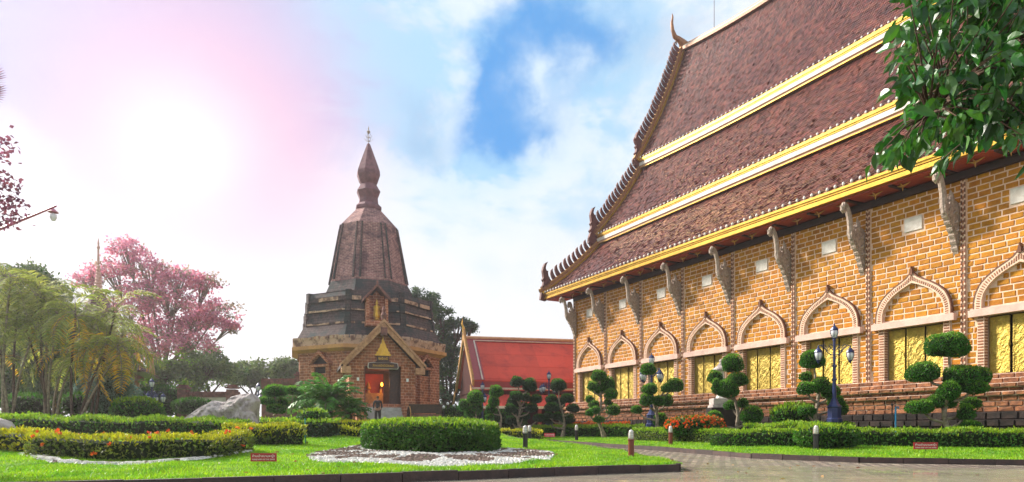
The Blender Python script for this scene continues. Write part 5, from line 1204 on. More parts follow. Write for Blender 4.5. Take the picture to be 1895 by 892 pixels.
g_ = P(1285, 790, 28); bush('flower_bush', 'dense bush covered in orange flowers before the hall', 'bush', tuple(g_), 1.12, .9, .40, 2.5, .9, .10, 2.0, [m_core, l_hedge, l_olive, l_flower], .6, flowers=420)
hedge('dark green hedge topped with orange flowers before the topiary', foot(((995, 808), (1080, 808.5), (1172, 809)), lawn_r, 1.2), 1.2, .72, lawn_r, .10, 1.7, HM, 0, .80, fl_top=0)
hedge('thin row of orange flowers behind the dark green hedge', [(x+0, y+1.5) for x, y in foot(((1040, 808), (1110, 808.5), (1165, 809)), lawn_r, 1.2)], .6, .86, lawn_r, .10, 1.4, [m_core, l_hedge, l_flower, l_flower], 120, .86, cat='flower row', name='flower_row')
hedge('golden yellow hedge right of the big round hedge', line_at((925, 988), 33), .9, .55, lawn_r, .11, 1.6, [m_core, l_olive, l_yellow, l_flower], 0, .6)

# ---- topiary trees: bent trunks carrying clipped pads
def topiary(label, base, Y, pads, fn, leafset, bark=m_bark, L=.062, group='clipped topiary trees'):
    b0 = P(base[0], base[1], Y); zb = float(fn(b0.x, Y)); root = thing('topiary_tree', label, 'topiary tree', (b0.x, Y, zb), 0, group); k = Y/F; rng = rngn()
    C = []
    for i, (px, py, rx, ry) in enumerate(pads):
        dy = rng.uniform(-.45, .45) if i else 0.; c = np.array([P(px, py, Y).x-b0.x, dy, P(px, py, Y).z-zb]); C.append((c, rx*k, ry*k))
    h = max(c[2] for c, _, _ in C); top = max(C, key=lambda q: q[0][2])
    kx = np.array([0, .35*top[0][0]+.08*h*rng.choice((-1, 1)), .55*top[0][0], top[0][0]]); kz = np.array([-.15, .30*h, .62*h, top[0][2]-top[2]*.3])
    trunk = [(kx[i], 0, kz[i]) for i in range(4)]; tp = [(np.interp(z, kz, kx)+.025*math.sin(z*5), .03*math.sin(z*4), z) for z in np.linspace(-.15, kz[3], 12)]
    rr = np.linspace(.105, .028, 12)*(h/3.2); rr[:2] *= 1.35
    tk = NB().tube(tp, list(rr), 9).build('trunk', bark, root, smooth=True)
    nb = NB()
    for c, rx, ry in C:
        if c is top[0]: continue
        zs = max(.06*h, min(c[2]-.16*h, .75*h)); sx_ = float(np.interp(zs, kz, kx)); p0 = np.array([sx_, 0, zs]); p3 = c-np.array([0, 0, ry*.25])
        mid = p0*.5+p3*.5+np.array([.12*(p3[0]-p0[0]), 0, -.12*abs(p3[0]-p0[0])-.02]); q1 = p0*.7+mid*.3+np.array([0, 0, -.02])
        nb.tube([p0, q1, mid, p3*.75+mid*.25+np.array([0, 0, -.02]), p3], [.05*h/3.2+.008, .045*h/3.2+.008, .036*h/3.2+.007, .03*h/3.2+.006, .022], 7)
    if nb.n: nb.build('branches', bark, root, smooth=True)
    for c, rx, ry in C:
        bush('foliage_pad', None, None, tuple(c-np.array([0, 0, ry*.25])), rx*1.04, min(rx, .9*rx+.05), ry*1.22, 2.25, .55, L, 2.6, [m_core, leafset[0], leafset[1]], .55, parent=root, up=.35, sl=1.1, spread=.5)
    return root
TS = (l_topi, l_topi_l); TD = (l_topi_d, l_topi)
topiary('largest topiary tree with a broad dome crown before the gold windows', (1765, 792), 22.6, [(1753,638,34,23),(1719,687,26,18),(1779,696,29,21),(1809,697,17,17),(1792,716,20,14),(1744,724,18,16),(1751,742,23,13),(1712,752,22,12),(1808,745,16,10),(1783,763,13,14),(1782,787,16,8)], lawn_r, TS)
topiary('topiary tree with pale forked trunk beside the large lamp post', (1530, 785), 25.2, [(1502.5,665,20,17),(1498,695,10,8),(1488,719,15,12),(1517,713,15,14),(1539,723,15,13),(1547,743,14,11),(1557,757,11,10),(1495,759,15,9)], lawn_r, TS)
topiary('topiary tree with tall pale trunk in front of the stone lantern', (1357, 797), 28.5, [(1355,672,18,17),(1327,696.5,12,11),(1363,702,17,13),(1324,715,7,15),(1344,718,19,18),(1359,748.5,12,8),(1370,746,8,9),(1386,768,18,16),(1325,770,13,10)], lawn_r, TS)
topiary('topiary tree with wide spread pads behind the orange flower bush', (1212, 797), 31.5, [(1199,683,13,11),(1200,720.5,13,9.5),(1228,720,8,8),(1245,714,15,12),(1194,740,12,11),(1217,742,11,8),(1236,740,10,11),(1181,757,9.5,7),(1224,776,11,13)], lawn_r, TS)
topiary('topiary tree at the far left corner of the brick hall', (1120, 785), 35.5, [(1108,695,12.5,10),(1126,709.5,12.5,12.5),(1094,715,7.5,8),(1108,717,12,12),(1129.5,729,10,9),(1093,738,7,6.6),(1100,748,9,7),(1125,744,7,6),(1100,759,9,6),(1090,764,7,6),(1137,758,11,10),(1107.5,776,9,6)], lawn_r, TS, L=.075)
topiary('topiary tree with one high dome before the right half of the red roof', (1040, 788), 38.5, [(1033,712.5,13.5,11.5),(1022,738.5,11,8),(1050,737,12.5,8),(1037,746,9,8),(1020,754,12,8),(1061,755,11,7.5),(1014,769,8,6),(1030.6,770,9,7),(1052,775,12,9),(1014,778,8,6)], lawn_r, TD, L=.08)
topiary('wide topiary tree with two high domes before the red roof', (972, 790), 38.5, [(980,712.5,12.5,12.5),(957,706,11,9),(955,733,12,8),(950,743,11,11),(973,735,9,8),(991,738.5,11,7.5),(969,751,9,8),(984,754,11,8),(944.5,756,10,8),(954,760,9,5.5),(968,770,12,5.5),(996.5,773.5,9,7),(946,777,9,8)], lawn_r, TD, L=.08)
topiary('slim topiary tree with a tilted trunk left of the wide one', (924, 785), 37, [(918.5,724,11.5,11.5),(914,743,10,10),(908,757,9,10),(906,772,8,6)], lawn_l, TS, L=.08)
topiary('stubby topiary with big round head near the red gable', (876, 782), 36.5, [(880,736,14.5,13.5),(860,750,10,11),(882,754,11,9),(871,764,11,9)], lawn_l, TS, L=.08)
topiary('small cloud pruned tree with flat pads by the driftwood rock', (512, 772), 30, [(509,723.5,20,11),(499,742.5,14,7),(523,744,9,6),(517,757,16,8)], lawn_l, TS, L=.08)
topiary('tiny parasol shaped tree with pale trunk left of the fan palms', (544, 772), 29.5, [(541,722,12,7)], lawn_l, TS, L=.08)

# ---- feather palms
def frond_mesh(name, L, nl, ll, droop_, w, m, seed, rise=.55, vee=.35):
    rng = np.random.default_rng(seed); nb = NB(); ts = np.linspace(0, 1, 10)
    def rp(t): return np.array([L*t*(1-.12*t*t), 0, rise*L*t-droop_*L*t*t])
    nb.tube([rp(t) for t in ts], list(np.linspace(.018, .004, 10)), 4, 1)
    t = np.linspace(.14, .99, nl); base = np.array([rp(q) for q in t]); tan = unit(np.gradient(base, axis=0))
    for sg in (-1, 1):
        ln = ll*np.sin(PI*(.12+.80*t))*(.85+.3*rng.random(nl)); side = np.tile([0, sg, 0.], (nl, 1))
        d = unit(side+tan*.55+np.array([0, 0, 1])*vee+rng.normal(size=(nl, 3))*.10); wd = unit(np.cross(d, np.array([0, 0, 1.]))+1e-6)
        mid = base+d*ln[:, None]*.5; tip = base+d*ln[:, None]-np.array([0, 0, 1])*(ln*.38)[:, None]
        V = np.stack([base, mid+wd*w, tip, mid-wd*w], 1).reshape(-1, 3); nb.add(V, np.arange(4*nl).reshape(nl, 4), 0)
    o = nb.build(name, [m, m_bark]); me = o.data; bpy.data.objects.remove(o); return me
fr_g = [frond_mesh('frond', 1.9, 26, .55, .75, .022, l_palm, k) for k in range(3)]; fr_y = [frond_mesh('frond', 1.8, 22, .5, .95, .020, l_palmy, 9)]
def palm_clump(label, px, Y, stems, group='feather palms at the left'):
    a = P(px, 0, Y); zb = float(lawn_l(a.x, Y)); root = thing('feather_palm', label, 'palm', (a.x, Y, zb), 0, group); rng = rngn()
    for (lean, hgt, nfr, yel) in stems:
        dy = rng.uniform(-.8, .8); b0 = np.array([rng.uniform(-.4, .4)+lean*.12, dy*.4, -.1]); tp = np.array([lean, dy, hgt])
        pts = [b0+(tp-b0)*t+np.array([.12*math.sin(t*PI)*-np.sign(lean or 1), 0, 0]) for t in np.linspace(0, 1, 7)]
        NB().tube(pts, list(np.linspace(.062, .035, 7)), 7).tube([pts[-1], pts[-1]+np.array([0, 0, .5])], [.05, .02], 6).build('stem', m_bark if rng.random() < .7 else m_bark_d, root, smooth=True)
        nfr = int(nfr*1.7)
        for k in range(nfr):
            az = 2*PI*k/nfr+rng.uniform(-.4, .4); tilt = rng.uniform(-.75, .75); s_ = rng.uniform(.75, 1.15)
            yl = rng.random() < yel; me = fr_y[0] if yl else fr_g[int(rng.integers(0, 3))]
            inst('frond', me, root, tuple(pts[-1]+np.array([0, 0, rng.uniform(.0, .45)])), (0, tilt if not yl else tilt+.4, az), (s_, s_, s_))
    return root
palm_clump('feather palm clump cut by the left edge of the picture', 22, 27.5, [(-.6, 4.2, 8, 0), (.1, 5.0, 8, .0), (.7, 3.6, 8, .05), (-.2, 2.6, 7, .05), (.4, 5.6, 7, 0)])
palm_clump('tall dense feather palm clump with straight pale stems', 92, 28, [(-.8, 3.8, 8, 0), (.0, 5.0, 8, .05), (.6, 4.2, 8, .05), (.2, 3.0, 7, .1), (-.4, 5.2, 8, 0), (.9, 2.6, 7, .1)])
palm_clump('feather palm clump with yellowing fronds leaning to the right', 150, 27, [(.3, 3.6, 8, .15), (.9, 3.2, 8, .3), (1.5, 2.9, 7, .5), (.0, 4.2, 8, .1), (1.1, 4.4, 7, .15), (.6, 2.4, 7, .2)])
palm_clump('small feather palm clump in front of the spired pavilion', 196, 30, [(.1, 3.4, 8, .25), (.7, 3.7, 7, .45), (-.4, 4.6, 8, .1)])
fc = [frond_mesh('frond', 1.6, 30, .50, .66, .034, l_cycad, 20+k, rise=.95, vee=.2) for k in range(3)]
def fan_palm(label, px, py, Y, n, s0, fn, group='low fan palms by the shrine'):
    a = P(px, py, Y); zb = float(fn(a.x, Y)); root = thing('low_palm', label, 'palm', (a.x, Y, zb), 0, group); rng = rngn()
    NB().lathe([(.16, -.1), (.2, .2), (.16, a.z-zb), (.05, a.z-zb+.15)], 10).build('trunk', m_bark_d, root)
    for k in range(n):
        az = k*2.39996+rng.uniform(-.2, .2); ti = .55-1.25*(k/n)+rng.uniform(-.15, .15); s_ = s0*rng.uniform(.85, 1.15); inst('frond', fc[int(rng.integers(0, 3))], root, (0, 0, a.z-zb), (0, ti, az), (s_, s_, s_))
fan_palm('big low palm with arching dark green fronds beside the porch', 608, 752, 29, 44, .98, lawn_l); fan_palm('low palm with drooping fronds just left of the shrine steps', 645, 770, 28.5, 30, .60, lawn_l); fan_palm('low palm half hidden behind the bigger one near the cloud tree', 566, 758, 31, 30, .95, lawn_l)

# ---- trees
def tree(name, label, px, Y, blobs, m, fn=None, trunk_r=.3, L=.32, per=60, sub=14, bark=m_bark_d, mix=None, group=None, cl=.55, base_z=None, flat=.62):
    "blobs in picture units: (x, y, rx, ry)"
    k = Y/F; a = P(px, 0, Y); zb = base_z if base_z is not None else 0.3; root = thing(name, label, 'tree', (a.x, Y, zb), 0, group); rng = rngn(); C = []
    for (x, y, rx, ry) in blobs: C.append((np.array([P(x, y, Y).x-a.x, rng.uniform(-.5, .5)*rx*k*.9, P(x, y, Y).z-zb]), rx*k, ry*k))
    hmin = min(c[2]-ry for c, rx, ry in C); hf = max(hmin*.85, 1.0)
    nb = NB().tube([(0, 0, -.3), (.05, 0, hf*.35), (-.06, .05, hf*.7), (0, 0, hf)], [trunk_r*1.35, trunk_r, trunk_r*.85, trunk_r*.75], 10); nb.build('trunk', bark, root, smooth=True)
    nb = NB(); lf = NB()
    for c, rx, ry in C:
        p0 = np.array([0, 0, hf*.95]); mid = p0*.45+c*.55+np.array([rng.uniform(-.3, .3), rng.uniform(-.3, .3), -.10*abs(c[0])]); nb.tube([p0, p0*.7+mid*.3, mid, c], [trunk_r*.5, trunk_r*.4, trunk_r*.28, trunk_r*.12], 6)
        ns = max(5, int(sub*(rx*ry/k/k/900)**.5)) if sub else 6
        u = unit(rng.normal(size=(ns*3, 3))); u = u[u[:, 2] > -.55][:ns*2]; rad = .45+.55*rng.random((len(u), 1))**.5
        sp = c+u*rad*np.array([rx, rx*.8, ry])
        for q in sp:
            nb.tube([c*.5+mid*.5, (c+q)/2+rng.normal(size=3)*.1, q], [trunk_r*.13, trunk_r*.08, .012], 4)
            cr = cl*rng.uniform(.7, 1.35)*(rx/2.2)**.5; n = int(per*rng.uniform(.6, 1.3)); pp_ = q+rng.normal(size=(n, 3))*np.array([cr, cr, cr*flat])*.55
            V, F_ = leaves(pp_, rng.normal(size=(n, 3))+np.array([0, 0, -.1])+(pp_-c)*.15, L*(.7+.6*rng.random(n)), L*.30*(.7+.6*rng.random(n)), rng); lf.add(V, F_, 0 if mix is None or rng.random() < mix else 1)
    nb.build('branches', bark, root, smooth=True); lf.build('crown', m if isinstance(m, list) else [m], root)
    return root
tree('airy_tree', 'tall airy tree with layered crown coloured pink for lens flare against the sky', 300, 62, [(232,462,32,22),(205,505,38,22),(275,500,34,24),(335,520,40,22),(262,545,52,26),(385,528,30,18),(320,560,52,24),(400,575,36,20),(230,580,55,30),(300,605,62,30),(425,605,16,12),(370,600,36,22),(160,520,22,14),(360,640,52,24),(280,650,64,30)], [l_flarepink, l_flaregreen], trunk_r=.36, L=.30, per=38, sub=14, mix=.84, cl=.74, base_z=.5, flat=.5, bark=m_bark)
tree('dark_tree', 'dark green leafy tree behind the palms at the left edge', 45, 42, [(-10,560,40,40),(100,590,36,30),(10,530,40,30),(60,520,38,28),(40,575,60,34),(95,545,30,26),(10,610,50,40),(90,620,50,36)], [l_tree, l_far], trunk_r=.3, L=.24, per=64, sub=16, mix=.6, base_z=.8)
tree('shade_tree', 'low rounded green tree between palms and tall airy tree', 150, 52, [(150,600,40,26),(110,640,45,30),(200,650,40,30),(160,680,60,34)], [l_flaregreen, l_far], trunk_r=.25, L=.28, per=60, sub=14, mix=.4, base_z=.9)
tree('spreading_tree', 'low pale green spreading tree behind the garden wall', 330, 56, [(300,690,40,26),(350,680,46,26),(395,690,36,24),(330,720,60,26),(270,715,34,30)], [l_far, l_shoot], trunk_r=.22, L=.26, per=60, sub=15, mix=.86, base_z=1.0)
tree('distant_tree', 'hazy rounded tree left of the shrine on the horizon', 470, 80, [(430,692,34,20),(480,685,44,20),(530,682,34,18),(455,705,50,18),(510,704,50,20),(560,690,30,20)], [l_far], trunk_r=.3, L=.36, per=70, sub=14, base_z=.5, flat=.6)
tree('distant_tree', 'darker rounded distant tree right behind the tall airy tree', 390, 74, [(380,668,40,22),(420,690,30,18),(345,690,40,24)], [l_far, l_tree], trunk_r=.3, L=.34, per=70, sub=14, mix=.6, base_z=.5)
tree('dark_tree', 'dense dark green tree rising right behind the stupa', 830, 70, [(790,560,28,22),(770,548,18,14),(815,590,28,22),(850,605,24,14),(870,608,14,10),(800,620,40,30),(835,640,30,26),(800,660,40,30),(835,690,34,34),(830,735,34,30),(872,660,12,20)], [l_tree, l_topi_d], trunk_r=.34, L=.26, per=70, sub=16, mix=.6, base_z=.5)
tree('thicket_tree', 'dense low green thicket filling the gap behind the palms', 110, 40, [(-20,720,50,54),(50,715,50,50),(120,720,50,48),(190,725,44,44),(10,640,44,44),(90,640,50,44),(160,650,34,38)], [l_tree, l_far], trunk_r=.2, L=.22, per=110, sub=30, mix=.5, base_z=.8)
# blue grey conifer
def conifer(label, px, Y, cx_, top, base, rx):
    k = Y/F; a = P(px, base, Y); zb = float(lawn_l(a.x, Y)); root = thing('blue_conifer', label, 'conifer', (a.x, Y, zb)); rng = rngn(); H = P(px, top, Y).z-zb; r = rx*k
    NB().tube([(0, 0, -.1), (0, 0, H*.8)], [.12, .03], 8).build('trunk', m_bark_d, root)
    n = 9000; t = rng.random(n)**.8; ang = rng.random(n)*2*PI; lob = 1+.16*np.sin(ang*5+t*9)+.12*np.sin(ang*9-t*17); rr_ = r*np.sin(PI*np.clip(.12+.86*(1-t), 0, 1))**.75*np.where(t > .5, 1-(t-.5)*.9, 1)*lob*(.8+.22*rng.random(n))
    p = np.stack([rr_*np.cos(ang), rr_*np.sin(ang), .05+t*H*.98], 1); d = np.stack([np.cos(ang), np.sin(ang), np.full(n, .75)], 1)+rng.normal(size=(n, 3))*.4
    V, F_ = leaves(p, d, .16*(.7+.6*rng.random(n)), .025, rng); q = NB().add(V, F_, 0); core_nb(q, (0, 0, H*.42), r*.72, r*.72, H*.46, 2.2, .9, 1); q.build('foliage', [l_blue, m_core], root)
conifer('rounded blue grey conifer bush in front of the pavilion', 205, 30.5, 205, 682, 766, 40); conifer('smaller blue grey conifer bush left of the larger one', 165, 31.5, 165, 700, 766, 26)
for lb, px, py, Y, rx, rz in (('dark green shrub under the palms by the conifer', 140, 748, 29.5, .6, .45), ('low dark shrub behind the navy lamp post at left', 300, 742, 47, 1.9, 1.0), ('green shrub in front of the cream garden wall', 355, 752, 40, 1.1, .45), ('shrub at the feet of the palms near the left edge', 50, 752, 29, .9, .5)):
    g_ = P(px, py, Y); bush('leafy_shrub', lb, 'shrub', tuple(g_), rx, rx*.8, rz, 2.2, 1., .13, 1.5, [m_core, l_tree, l_hedge, l_flower], .4, up=.6)
g_ = P(838, 768, 44); bush('leafy_shrub', 'dark shrub below the white globe lamps', 'shrub', tuple(g_), 1.0, .8, .55, 2.2, 1., .13, 1.6, [m_core, l_tree, l_hedge, l_flower], .5)
g_ = P(905, 778, 47); bush('leafy_shrub', 'dark shrub mass under the red hall eaves', 'shrub', tuple(g_), 2.6, .8, .6, 3, 1., .15, 1.4, [m_core, l_tree, l_hedge, l_flower], .6)

# ---- broad leaved tree whose bough hangs in at the upper right
bt = thing('broadleaf_tree', 'near tree bough with glossy broad leaves hanging in at upper right', 'tree', (7.4, 6.2, 0))
B0 = np.array([7.4, 6.2, 0])
NB().tube([(0, 0, -.2), (.05, .0, 1.4), (-.05, .1, 2.8), (-.25, .0, 4.2), (-.2, .1, 6.0)], [.34, .27, .23, .19, .12], 12).build('trunk', m_bark_d, bt, smooth=True)
poly_b = np.array([(1655, -60), (1668, 40), (1640, 105), (1650, 150), (1672, 205), (1625, 262), (1612, 296), (1640, 303), (1680, 285), (1722, 284), (1742, 308), (1775, 275), (1830, 268), (1900, 262), (2060, 250), (2060, -60)], float)
rb = np.random.default_rng(5)
def bl_mesh(k):
    r = np.random.default_rng(k); V = []; n = 6
    ts = np.array([0, .14, .35, .6, .82, 1.]); ws = np.array([.0, .15, .235, .22, .11, 0.])*(1+.08*r.normal())
    for t, w in zip(ts, ws):
        dz = -.22*t*t+.02*math.sin(t*9+k); V += [(t, -w, dz+w*.35), (t, 0, dz), (t, w, dz+w*.35+.03*r.normal())]
    Fs = [(i*3+a, (i+1)*3+a, (i+1)*3+a+1, i*3+a+1) for i in range(n-1) for a in range(2)]
    q = NB().add(V, Fs).tube([(-.14, 0, .02), (0, 0, 0)], .010, 4); o = q.build('leaf', m_bigleaf := l_big, smooth=False); me = o.data; bpy.data.objects.remove(o); return me
bmesh_l = [bl_mesh(k) for k in range(5)]
tw = NB(); lp_ = []
SPN = np.array([tuple(P(x, y, Y)) for x, y, Y in ((2040, 60, 5.6), (1970, 75, 5.45), (1900, 90, 5.3), (1845, 120, 5.2), (1790, 150, 5.1), (1750, 185, 5.05), (1720, 210, 5.0), (2020, 190, 5.75), (1950, 180, 5.5), (1900, 205, 5.4), (1850, 230, 5.3), (2060, -40, 5.6), (1960, -55, 5.4), (1880, -40, 5.3), (1800, -20, 5.2), (2150, 100, 6.1), (2150, 200, 6.1), (2140, -60, 5.8), (2230, 60, 6.2))])
nspr = 0
while nspr < 520:
    x, y = (rb.uniform(1610, 2030), rb.uniform(-50, 305)) if nspr < 320 else (rb.uniform(1700, 2300), rb.uniform(-260, 330))
    inside = in_poly(np.array([[x, y]]), poly_b)[0]
    if nspr < 320 and not inside: continue
    if nspr >= 320 and (inside or (x < 1910 and y > -40)): continue
    Y = rb.uniform(4.3, 6.4) if inside else rb.uniform(4.6, 6.6); nspr += 1
    tip = np.array(P(x, y, Y)); root_ = SPN[np.argmin(np.linalg.norm(SPN-tip, axis=1)+np.where(SPN[:, 0] < tip[0]-.1, .6, 0))]
    dirv = (tip-root_); mid = root_+dirv*.5+np.array([0, 0, .05])
    tw.tube([root_-B0, mid-B0, tip-B0], [.010, .006, .003], 5)
    nl = 7 if x < 1760 else 8
    d0 = unit((dirv*np.array([1, 1, .4])+np.array([-.3, 0, -.25]))[None])[0]
    for j in range(nl):
        b_ = tip-d0*(.05*j)+rb.normal(size=3)*.02; dd = d0*.7+rb.normal(size=3)*.55+np.array([0, 0, -.65]); lp_.append((b_, dd))
tw.tube([np.array(P(2150, 100, 6.1))-B0, np.array(P(2040, 60, 5.6))-B0, np.array(P(1900, 90, 5.3))-B0, np.array(P(1790, 150, 5.1))-B0, np.array(P(1720, 210, 5.0))-B0], [.07, .05, .035, .02, .008], 8)
tw.tube([np.array(P(2230, 60, 6.2))-B0, np.array(P(2140, -60, 5.8))-B0, np.array(P(2060, -40, 5.6))-B0, np.array(P(1880, -40, 5.3))-B0, np.array(P(1800, -20, 5.2))-B0], [.06, .045, .03, .018, .008], 8)
tw.tube([np.array((7.1, 6.2, 4.4))-B0, np.array(P(2150, 100, 6.1))-B0], [.12, .07], 8)
tw.tube([np.array((7.15, 6.2, 4.0))-B0, np.array(P(2100, 200, 6.0))-B0, np.array(P(1950, 180, 5.5))-B0, np.array(P(1850, 230, 5.3))-B0], [.1, .06, .03, .01], 8)
tw.build('branches', m_bark_d, bt, smooth=True)
lp_.sort(key=lambda q: q[0][1]); big = NB(); cnt = 0
def lmat(b_, dd, s_, rng):
    d = dd/np.linalg.norm(dd); u = np.cross(d, rng.normal(size=3)*.5+np.array([.3, -.6, .2])); u /= np.linalg.norm(u); n_ = np.cross(d, u)
    if n_[2] < 0: u, n_ = -u, -n_
    return Matrix(((d[0]*s_, u[0]*s_, n_[0]*s_, b_[0]-B0[0]), (d[1]*s_, u[1]*s_, n_[1]*s_, b_[1]-B0[1]), (d[2]*s_, u[2]*s_, n_[2]*s_, b_[2]-B0[2]), (0, 0, 0, 1)))
for b_, dd in lp_:
    s_ = rb.uniform(.10, .165); M4 = lmat(b_, dd, s_, rb); me = bmesh_l[int(rb.integers(0, 5))]; px = CX+F*b_[0]/b_[1]; py = HY-F*(b_[2]-CZ)/b_[1]
    if cnt < 300 and px < 1900 and py > -20: inst('leaf', me, bt, matrix=M4); cnt += 1
    else:
        V = np.array([M4@v.co for v in me.vertices]); big.add(V, np.array([tuple(p.vertices) for p in me.polygons if len(p.vertices) == 4]))
tag(big.build('leaves', l_big, bt), kind='stuff')
# twigs of a tree reaching in at the left edge
lt = thing('edge_tree', 'small leaved tree branch entering at the left edge of the sky', 'tree', (-9.6, 11.0, 0)); Bq = np.array([-9.6, 11.0, 0])
NB().tube([(0, 0, -.2), (.1, 0, 2), (.0, .1, 4), (.2, 0, 7.5)], [.2, .16, .12, .05], 10).build('trunk', m_bark_d, lt, smooth=True)
q = NB(); lf = NB(); m_maroonl = leafm('reddish small leaf', (.22, .07, .11), (.14, .05, .08), .4)
for (x, y) in ((12, 262), (4, 290), (18, 330), (8, 345), (22, 362), (6, 375), (28, 380), (12, 396), (24, 402), (2, 410), (-20, 330), (-30, 300), (-15, 390), (-30, 250)):
    t_ = np.array(P(x, y, 11.0+rb.uniform(-.4, .4)))-Bq; r0 = np.array([.12, 0, max(1.5, t_[2]-.8)]); q.tube([r0, (r0+t_)/2+np.array([0, 0, .12]), t_], [.03, .014, .004], 5)
    n = 26; p = t_+rb.normal(size=(n, 3))*np.array([.09, .09, .07]); V, F_ = leaves(p, rb.normal(size=(n, 3))+np.array([.5, 0, -.1]), .085, .028, rb); lf.add(V, F_)
q.build('branches', m_bark_d, lt, smooth=True); lf.build('foliage', m_maroonl, lt)
fp = thing('sugar_palm', 'fan palm of which only leaf tips show at the left edge', 'palm', (-9.9, 10.6, 0)); fb = NB()
NB().tube([(0, 0, -.2), (0, 0, 7.0)], [.16, .13], 10).build('trunk', m_bark_d, fp)
for k in range(2):
    c = np.array(P(-34, 150+k*24, 10.6))-np.array([-9.9, 10.6, 0])
    fb.tube([(0, 0, 6.9-.3*k), tuple(c)], [.025, .012], 5)
    a_ = np.linspace(-1.0, 1.0, 18); dd = np.stack([np.cos(a_), .1*np.sin(a_*3), np.sin(a_)], 1); V, F_ = leaves(np.tile(c, (18, 1)), dd, .40, .018, rb); fb.add(V, F_)
fb.build('frond', m_maroonl, fp)

# ------------------------------------------------------------------ rocks, pebbles, grass
def rock_obj(name, label, cat, sections, Y, fn, seed):
    "sections across the picture: (x, ytop, ybottom, half depth)"
    rng = np.random.default_rng(seed); V = []; n = 44; m = 64; a0 = P(sections[0][0], 0, Y); zb = float(fn(P(sections[len(sections)//2][0], 0, Y).x, Y)); S_ = np.array(sections, float); xs = np.linspace(S_[0, 0], S_[-1, 0], m)
    for i, x in enumerate(xs):
        yt, yb, hd = (np.interp(x, S_[:, 0], S_[:, c]) for c in (1, 2, 3)); T_ = P(x, yt, Y); Bt = P(x, yb, Y); cz = (T_.z+Bt.z)/2; hz = (T_.z-Bt.z)/2
        for j in range(n):
            t = 2*PI*j/n; c, s_ = math.cos(t), math.sin(t)
            g = abs(math.sin(t*3.5+i*.11+.8*math.sin(i*.17+seed)))**.5; g2 = abs(math.sin(t*8-i*.23+1.3*math.sin(i*.31)))**.6
            f = .80+.24*g+.10*g2+.022*rng.normal()
            V.append((T_.x-a0.x+.05*math.sin(t*3+i*.4)*hd, hd*c*f, cz+hz*np.sign(s_)*abs(s_)**.8*(.93+.06*g+.03*g2+.012*rng.normal())-zb))
    nb = NB().add(V, [(i*n+j, i*n+(j+1) % n, (i+1)*n+(j+1) % n, (i+1)*n+j) for i in range(m-1) for j in range(n)]); nb.addl(V[:n]+V[-n:], [list(range(n))[::-1], list(range(n, 2*n))])
    return tag(nb.build(name, m_rock, None, loc=(a0.x, Y, zb)), label, cat)
rock_obj('driftwood_rock', 'large grey driftwood shaped rock with a hollow right side', 'rock', [(338, 776, 796, .15), (358, 764, 796, .3), (382, 748, 796, .42), (398, 741, 796, .5), (414, 744, 796, .5), (424, 742, 797, .55), (436, 733, 798, .65), (452, 729, 799, .7), (466, 729, 799, .62), (472, 732, 780, .4), (478, 737, 756, .2), (480, 742, 750, .1)], 23.6, lawn_l, 3)
rock_obj('driftwood_rock', 'jagged grey rock foot under the hollow of the driftwood rock', 'rock', [(452, 752, 802, .3), (462, 756, 802, .34), (470, 766, 803, .3), (476, 782, 803, .22), (480, 796, 803, .08)], 23.2, lawn_l, 8)
rock_obj('rock', 'dark rounded rock at the left edge behind the golden hedge', 'rock', [(-40, 772, 806, .4), (-10, 772, 806, .4), (8, 778, 806, .35), (20, 790, 806, .2), (27, 800, 806, .05)], 17.8, lawn_l, 4)
ico = []
def pebble_v(rng, n):
    b0 = np.array([(1,0,0),(.5,.87,0),(-.5,.87,0),(-1,0,0),(-.5,-.87,0),(.5,-.87,0),(.55,.3,.75),(-.3,.55,.75),(-.3,-.55,.75)])
    return b0
PBF4 = [(0, 1, 7, 6), (2, 3, 8, 7), (4, 5, 6, 8)]
PBF3 = [(1, 2, 7), (3, 4, 8), (5, 0, 6), (6, 7, 8)]
def pebbles(name, pts, sz, fn, pat, mats, parent=None):
    n = len(pts); rng = rngn(); b0 = pebble_v(rng, n); a = rng.random(n)*2*PI; s_ = sz*(.7+.6*rng.random(n)); c, s2 = np.cos(a), np.sin(a); sx_ = s_; sy_ = s_*(.6+.4*rng.random(n)); sz_ = s_*(.5+.3*rng.random(n))
    X = b0[None, :, 0]*sx_[:, None]; Y = b0[None, :, 1]*sy_[:, None]; Z = b0[None, :, 2]*sz_[:, None]*1.2
    V = np.stack([X*c[:, None]-Y*s2[:, None]+pts[:, 0, None], X*s2[:, None]+Y*c[:, None]+pts[:, 1, None], Z+fn(pts[:, 0], pts[:, 1])[:, None]+.012], -1)
    nb = NB()
    for m_ in (0, 1):
        w = V[pat == m_]
        if not len(w): continue
        o8 = 9*np.arange(len(w))[:, None, None]; b_ = nb.n; nb.add(w.reshape(-1, 3), (np.array(PBF4)[None]+o8).reshape(-1, 4), m_); nb.f.append(((np.array(PBF3)[None]+o8).reshape(-1, 3)+b_, m_))
    return tag(nb.build(name, mats, parent), kind='stuff')
rp = np.random.default_rng(11); pts = []
step = .088
gx_, gy_ = np.meshgrid(np.arange(-5.2, 1.3, step), np.arange(12.6, 20, step)); pts = np.stack([gx_.ravel(), gy_.ravel()], 1)+rp.normal(size=(gx_.size, 2))*.016
ell = ((pts[:, 0]+1.98)/3.05)**2+((pts[:, 1]-17.5)/4.45)**2; hd_ = np.hypot(pts[:, 0]+2.35, pts[:, 1]-19.6)
ok = (ell < 1) & (hd_ > 1.85); pts = pts[ok]; ell = ell[ok]; hd_ = hd_[ok]
an = np.arctan2((pts[:, 1]-19.6), (pts[:, 0]+2.35)); pet = np.zeros(len(pts), int)
